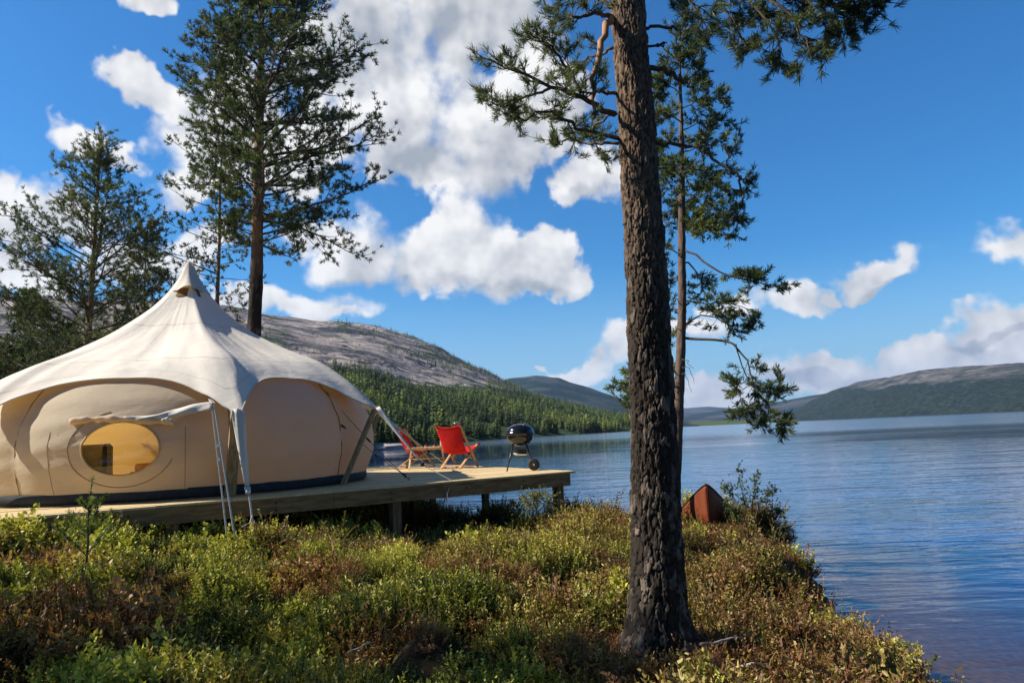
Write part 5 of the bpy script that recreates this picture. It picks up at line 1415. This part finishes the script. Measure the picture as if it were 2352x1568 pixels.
H = np.where(sparse, rng.uniform(3, 6.5, len(X)), rng.uniform(4.0, 8.0, len(X)) * (.72 + .28 * sstep(150, 500, dist)))
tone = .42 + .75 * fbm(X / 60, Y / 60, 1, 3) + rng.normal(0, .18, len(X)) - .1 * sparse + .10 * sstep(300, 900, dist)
W = rng.uniform(.8, 1.25, len(X))
near_ = dist < ds.max() * 0 + interp(pxx, SHORE_A) + 26
idn = np.where(near_ & (pxx > 820) & (dist < 520))[0][:170]
mask = np.ones(len(X), bool); mask[idn] = False
H = H * np.exp(rng.normal(0, .22, len(H)))
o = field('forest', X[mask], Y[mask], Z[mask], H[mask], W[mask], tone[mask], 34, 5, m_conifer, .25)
tag(o, 'mixed conifer wood covering the far slope under the bare rock', 'forest', None, 'stuff')
# nearest trees along the far shore: one object each
protos = []
for q in range(8):
    V, F, T = conifer_verts(np.random.default_rng(200 + q), 90, 1, 0, 1 if q > 5 else 0)
    protos.append(np_mesh('far_conifer', V * (1.1, 1.1, 1), F, {'tone': np.clip(T + .30 + .06 * q, 0, 1)}))
    protos[-1].materials.append(m_conifer)
for j in idn:
    o = bpy.data.objects.new('shore_conifer', protos[j % 8]); C.objects.link(o)
    o.location = (X[j], Y[j], Z[j] - .2); o.scale = (H[j] * W[j], H[j] * W[j], H[j]); o.rotation_euler = (0, 0, j * 1.7)
    tag(o, 'dark conifer at the waterline of the wooded far shore', 'tree', 'conifers along the far waterline')
# pale boulders of the far shore
m_boul = simple('pinkish_shore_rock', (.34, .27, .24), (.46, .39, .36), 2, .9, .6, .3)
for x, y, Yd, s, lab in ((872, 1029, 158, (6.5, 3.2, 1.1), 'flat pinkish rock sloping into the lake right of the tent'), (893, 1027, 165, (4.5, 2.5, .8), 'smaller pinkish rock at the water beside the flat one'), (1047, 972, 300, (1.1, 1.0, .7), 'white boulder showing among the trees above the red chair')):
    p = at(x, y, Yd)
    me = bpy.data.meshes.new('shore_rock'); bm_ = __import__('bmesh').new(); __import__('bmesh').ops.create_icosphere(bm_, subdivisions=4, radius=1)
    for v in bm_.verts:
        q = fbm(v.co.x * 1.2 + x, v.co.y * 1.2, v.co.z * 1.2, 4); v.co *= 1 + .35 * float(q)
    bm_.to_mesh(me); bm_.free(); o = link('shore_rock', me, m_boul if y > 1000 else simple('white_rock', (.75, .72, .68), rough=.8), None, True); o.location = p; o.scale = s
    tag(o, lab, 'rock')
# ================================================================= heath: heather, lingonberry and dry twigs
def clump_ling(seed, n_stem, leaf, spread, h, big=1.0):
    g = np.random.default_rng(seed); LP = []; LD = []; T = []; S = []
    tw = []
    for i in range(n_stem):
        a = g.uniform(0, 6.28); r = spread * g.random() ** .6; p = np.array([math.cos(a) * r * .5, math.sin(a) * r * .5, 0]); hh = h * g.uniform(.55, 1.15)
        top = p + np.array([math.cos(a) * r * .6, math.sin(a) * r * .6, hh]); tw.append((p, (p + top) / 2 + g.normal(0, .008, 3), top))
        nl = int(g.integers(11, 19)); tb = g.normal(0, .12)
        for j in range(nl):
            f = .3 + .7 * j / (nl - 1); aa = j * 2.4 + g.normal(0, .3); q = p + (top - p) * f
            LP.append(q); LD.append(np.array([math.cos(aa), math.sin(aa), .25 + .9 * (f > .85)])); T.append(.25 + .55 * f + tb + g.normal(0, .08)); S.append(leaf * (1.05 - .25 * (f > .85)))
    LP = np.array(LP); LD = np.array(LD)
    V, F = leaf_quads(LP, LD, leaf, g, .68)
    return V, F, np.repeat(T, 4), tw
def clump_heather(seed, n_stem, spread, h, wd=.007, tone=.5, tips=.5):
    g = np.random.default_rng(seed); Vs = []; Fs = []; T = []; b = 0; tw = []
    for i in range(n_stem):
        a = g.uniform(0, 6.28); r = spread * g.random() ** .5; p = np.array([math.cos(a) * r * .6, math.sin(a) * r * .6, 0]); hh = h * g.uniform(.5, 1.2)
        top = p + np.array([math.cos(a) * r * .55, math.sin(a) * r * .55, hh]) + g.normal(0, .02, 3); mid = (p + top) / 2 + g.normal(0, .012, 3)
        tw.append((p, mid, top)); tb = tone + g.normal(0, .14)
        for j in range(16):
            f = .15 + .85 * (j + g.random()) / 16; q = (p * (1 - f) ** 2 + 2 * mid * f * (1 - f) + top * f * f)
            d = nrm(nrm(top - mid) * 1.1 + g.normal(0, .9, 3)); s = nrm(np.cross(d, g.normal(0, 1, 3))); L = .019 * g.uniform(.7, 1.3); w = wd * 1.25 * g.uniform(.7, 1.3)
            Vs += [q - s * w * .4, q + s * w * .4, q + d * L * .7 + s * w * .45, q + d * L - s * w * .15]; Fs += [(b, b + 1, b + 2), (b, b + 2, b + 3)]; b += 4
            T += [tb + (f - .6) * tips + g.normal(0, .06)] * 4
    return np.array(Vs), np.array(Fs), np.array(T), tw
def clump_dry(seed, n, spread, h, wd=.004):
    g = np.random.default_rng(seed); Vs = []; Fs = []; T = []; b = 0
    for i in range(n):
        a = g.uniform(0, 6.28); p = np.array([math.cos(a), math.sin(a), 0]) * spread * g.random() * .8; d = nrm(g.normal(0, 1, 3) * (1, 1, .55) + np.array([0, 0, .75])); pp = wander(g, p, d, h * g.uniform(.5, 1.4), 4, .22, .08)
        s = nrm(np.cross(d, g.normal(0, 1, 3))) * wd; tt = g.uniform(.2, .9)
        for j in range(5): Vs += [pp[j] - s * (1 - j / 5), pp[j] + s * (1 - j / 5)]; T += [tt] * 2
        for j in range(4): Fs += [(b + 2 * j, b + 2 * j + 1, b + 2 * j + 3), (b + 2 * j, b + 2 * j + 3, b + 2 * j + 2)]
        b += 10
    return np.array(Vs), np.array(Fs), np.array(T), []
def with_twigs(c, wd=.0022):
    V, F, T, tw = c; Vs = [V]; Fs = [F]; Ts = [T]; b = len(V)
    for p, m, t in tw:
        s = np.array([wd, wd * .5, 0]); q = np.array([p - s, p + s, m - s, m + s, t]); Vs.append(q); Fs.append(np.array([(0, 1, 3), (0, 3, 2), (2, 3, 4)]) + b); Ts.append(np.full(5, -1.0)); b += 5
    return np.vstack(Vs), np.vstack(Fs), np.concatenate(Ts)
PROTO = [with_twigs(clump_ling(1, 13, .025, .14, .15)), with_twigs(clump_ling(2, 10, .028, .12, .18)), with_twigs(clump_ling(3, 15, .022, .16, .12)),
         with_twigs(clump_heather(4, 26, .15, .16)), with_twigs(clump_heather(5, 22, .13, .20)), with_twigs(clump_heather(6, 30, .17, .12)),
         with_twigs(clump_dry(7, 60, .15, .20)), with_twigs(clump_heather(8, 28, .15, .12, .008))]
m_heath, k = new_mat('heath_plants')
def ramp(stops):
    r = k.new('ShaderNodeValToRGB')
    while len(r.color_ramp.elements) < len(stops): r.color_ramp.elements.new(.5)
    for e, (p, c) in zip(r.color_ramp.elements, stops): e.position = p; e.color = (*c, 1)
    return r
tn = k.attr('tone'); it = k.attr('hue', 'INSTANCER'); kd = k.attr('kind')
tj = k.math('ADD', tn, k.math('MULTIPLY', k.math('SUBTRACT', k.attr('shade', 'INSTANCER'), .5), .85))
green = ramp([(0, (.030, .040, .012)), (.35, (.100, .125, .020)), (.7, (.29, .31, .038)), (1, (.52, .50, .08))]); k.put(green.inputs[0], tj)
olive = ramp([(0, (.056, .042, .016)), (.35, (.170, .132, .036)), (.7, (.32, .25, .056)), (1, (.48, .38, .10))]); k.put(olive.inputs[0], tj)
brown = ramp([(0, (.055, .026, .013)), (.5, (.18, .078, .034)), (1, (.36, .18, .08))]); k.put(brown.inputs[0], tj)
c1 = k.mix(k.step(it, .30, .48), green.outputs[0], olive.outputs[0])
c1 = k.mix(k.step(it, .66, .86), c1, brown.outputs[0])
c1 = k.mix(k.step(tn, -.6, -.4, 1, 0), c1, (.060, .036, .020))
bs = k.pbsdf(c1, .5, None, .3); ts = k.new('ShaderNodeBsdfTranslucent'); k.put(ts.inputs[0], k.mix(1.0, c1, (1.25, 1.2, .6), 'MULTIPLY'))
mx = k.new('ShaderNodeMixShader'); mx.inputs[0].default_value = .25; k.l.new(bs, mx.inputs[1]); k.l.new(ts.outputs[0], mx.inputs[2]); k.put(k.surf, mx.outputs[0])

def heath_points(seed=5):
    g = np.random.default_rng(seed); X = []; Y = []
    # even jittered grid, finer near the camera
    for x0, x1, y0, y1, st in ((-5.5, 4.2, 2.2, 7.5, .088), (-8.5, 4.6, 7.5, 11.5, .105), (-9.5, 4.8, 11.5, 19, .125)):
        a, b = np.meshgrid(np.arange(x0, x1, st), np.arange(y0, y1, st)); X.append((a + g.uniform(-.6, .6, a.shape) * st).ravel()); Y.append((b + g.uniform(-.6, .6, b.shape) * st).ravel())
    X = np.concatenate(X); Y = np.concatenate(Y)
    inview = (np.abs(X) < .74 * Y + 1.0)
    X, Y = X[inview], Y[inview]
    d = shore_dist(X, Y) + .25 * fbm(X * 1.3, Y * 1.3, 9, 3)
    rel = np.stack([X - DC[0], Y - DC[1]], 1); t = rel @ np.linalg.inv(np.array([[-DX[0], -DX[1]], [DY[0], DY[1]]]))
    under = (t[:, 0] > 0) & (t[:, 1] > .0) & (t[:, 1] < DEP)
    r = np.hypot(X - 1.0, Y - 5.65)
    keep = (d > .22) & (r > .25)
    keep &= ~under | ((t[:, 1] > .0) & (t[:, 0] < 4.6) & (t[:, 1] > 2.2) & (g.random(len(X)) < .6))
    gap = fbm(X * 2.3, Y * 2.3, 31, 2)
    keep &= g.random(len(X)) < np.where((gap < -.22) & (r > .8), .3, .96)
    X, Y, r, under, d, gap = X[keep], Y[keep], r[keep], under[keep], d[keep], gap[keep]
    Z = ground_h(X, Y) - .015
    mac = fbm(X * .55, Y * .55, 2, 3); mid = fbm(X * 1.7, Y * 1.7, 8, 3)
    # kinds: bright lingonberry on the left and near, heather elsewhere, brown patches
    ling = sstep(-.4, .5, -X * .42 - .85 + mid * 1.5 - .10 * (Y - 6)) * .80 + .08 + .25 * sstep(.1, .35, mid)
    u = g.random(len(X))
    kind = np.where(u < ling, g.integers(0, 3, len(X)), g.integers(3, 6, len(X)))
    hue = np.where(kind < 3, .18 + .34 * mid + g.normal(0, .10, len(X)), .55 + .40 * mac + .30 * mid + g.normal(0, .09, len(X)) + .06 * sstep(0, 3, X))
    dryp = (fbm(X * 1.1, Y * 1.1, 21, 3) > .34)
    for bx, by, br in ((-1.05, 5.6, .42), (-2.4, 9.0, .5), (.55, 4.6, .5), (.6, 5.25, .45), (1.5, 5.1, .4), (-.4, 7.6, .5), (1.6, 8.6, .5), (-1.9, 7.2, .45), (-.2, 9.8, .5), (-3.2, 6.2, .4), (-1.6, 9.6, .5), (2.2, 5.0, .45), (2.4, 7.6, .4), (.2, 6.6, .35)):
        dryp |= np.hypot(X - bx, Y - by) < br * (1 + .5 * mid)
    kind = np.where(dryp & (g.random(len(X)) < .75), np.where(g.random(len(X)) < .55, 6, 7), kind); hue = np.where(dryp, .80 + g.normal(0, .10, len(X)), hue)
    nr = r < .62
    kind = np.where(nr, np.where(g.random(len(X)) < .6, 6, 7), kind); hue = np.where(nr, .88, hue)
    sc = g.uniform(.7, 1.25, len(X)) * (1 + .35 * mac) * np.where(nr, .6, 1) * np.clip(.55 + d / 2.0, .55, 1) * np.where(kind == 6, .9, 1)
    sc *= 1.1 * (1 - .5 * np.exp(-((X - 3.2) ** 2 + (Y - 10.9) ** 2) / .5)); sc *= np.where(Y > 10, 1.0, 1.0) * (1 + 1.0 * np.clip(gap, -.4, .6))
    shade = np.clip(.44 + .55 * mid + .35 * gap + g.normal(0, .20, len(X)), 0, 1)
    tall = g.random(len(X)) < .015; sc = np.where(tall & ~nr, sc * 1.5, sc)
    return X, Y, Z, kind, np.clip(hue, 0, 1), sc, shade, g.uniform(0, 6.28, len(X)), g.normal(0, .16, (len(X), 2))
X, Y, Z, kind, hue, sc, shade, rot, tilt = heath_points()
print('heath clumps', len(X))
npnt = len(X)
PV = [np.stack([X, Y, Z], 1)]; PF = []; pid = [np.full(npnt, -1)]; TT = [np.zeros(npnt)]
b = npnt
for i, (V, F, T) in enumerate(PROTO):
    PV.append(V); PF.append(F + b); pid.append(np.full(len(V), i)); TT.append(T); b += len(V)
me = np_mesh('heath', np.vstack(PV), np.vstack(PF), {'tone': np.concatenate(TT), 'pid': np.concatenate(pid)})
def pt(v, fill=0.0):
    o = np.full(b, fill, np.float32); o[:npnt] = v; return o
for nme, v in (('pkind', kind), ('hue', hue), ('psize', sc), ('shade', shade), ('prot', rot), ('ptx', tilt[:, 0]), ('pty', tilt[:, 1])):
    a = me.attributes.new(nme, 'FLOAT', 'POINT'); a.data.foreach_set('value', pt(v))
heath = link('heath', me, m_heath)
tag(heath, 'low heather, lingonberry and dry twigs covering the bank', 'heath', None, 'stuff')
ng = bpy.data.node_groups.new('heath_scatter', 'GeometryNodeTree'); ng.interface.new_socket('Geometry', in_out='INPUT', socket_type='NodeSocketGeometry'); ng.interface.new_socket('Geometry', in_out='OUTPUT', socket_type='NodeSocketGeometry')
def gn(t, **kw):
    nd = ng.nodes.new(t)
    for q, v in kw.items(): setattr(nd, q, v)
    return nd
gi = gn('NodeGroupInput'); go = gn('NodeGroupOutput')
def named(n_):
    nd = gn('GeometryNodeInputNamedAttribute', data_type='FLOAT'); nd.inputs['Name'].default_value = n_; return nd.outputs['Attribute']
def cmp(a, v):
    nd = gn('FunctionNodeCompare', data_type='FLOAT', operation='EQUAL'); ng.links.new(a, nd.inputs[0]); nd.inputs[1].default_value = v; nd.inputs['Epsilon'].default_value = .1; return nd.outputs[0]
def sep(src, sel):
    nd = gn('GeometryNodeSeparateGeometry', domain='POINT'); ng.links.new(src, nd.inputs[0]); ng.links.new(sel, nd.inputs[1]); return nd.outputs[0]
base = gi.outputs[0]
pts_only = sep(base, cmp(named('pid'), -1))
mp = gn('GeometryNodeMeshToPoints'); ng.links.new(pts_only, mp.inputs[0])
rotv = gn('ShaderNodeCombineXYZ'); ng.links.new(named('ptx'), rotv.inputs[0]); ng.links.new(named('pty'), rotv.inputs[1]); ng.links.new(named('prot'), rotv.inputs[2])
join = gn('GeometryNodeJoinGeometry')
for i in range(len(PROTO)):
    pr = sep(base, cmp(named('pid'), i))
    ip = gn('GeometryNodeInstanceOnPoints')
    ng.links.new(mp.outputs[0], ip.inputs['Points']); ng.links.new(cmp(named('pkind'), i), ip.inputs['Selection']); ng.links.new(pr, ip.inputs['Instance'])
    ng.links.new(rotv.outputs[0], ip.inputs['Rotation']); ng.links.new(named('psize'), ip.inputs['Scale'])
    ng.links.new(ip.outputs[0], join.inputs[0])
ng.links.new(join.outputs[0], go.inputs[0])
md = heath.modifiers.new('scatter', 'NODES'); md.node_group = ng
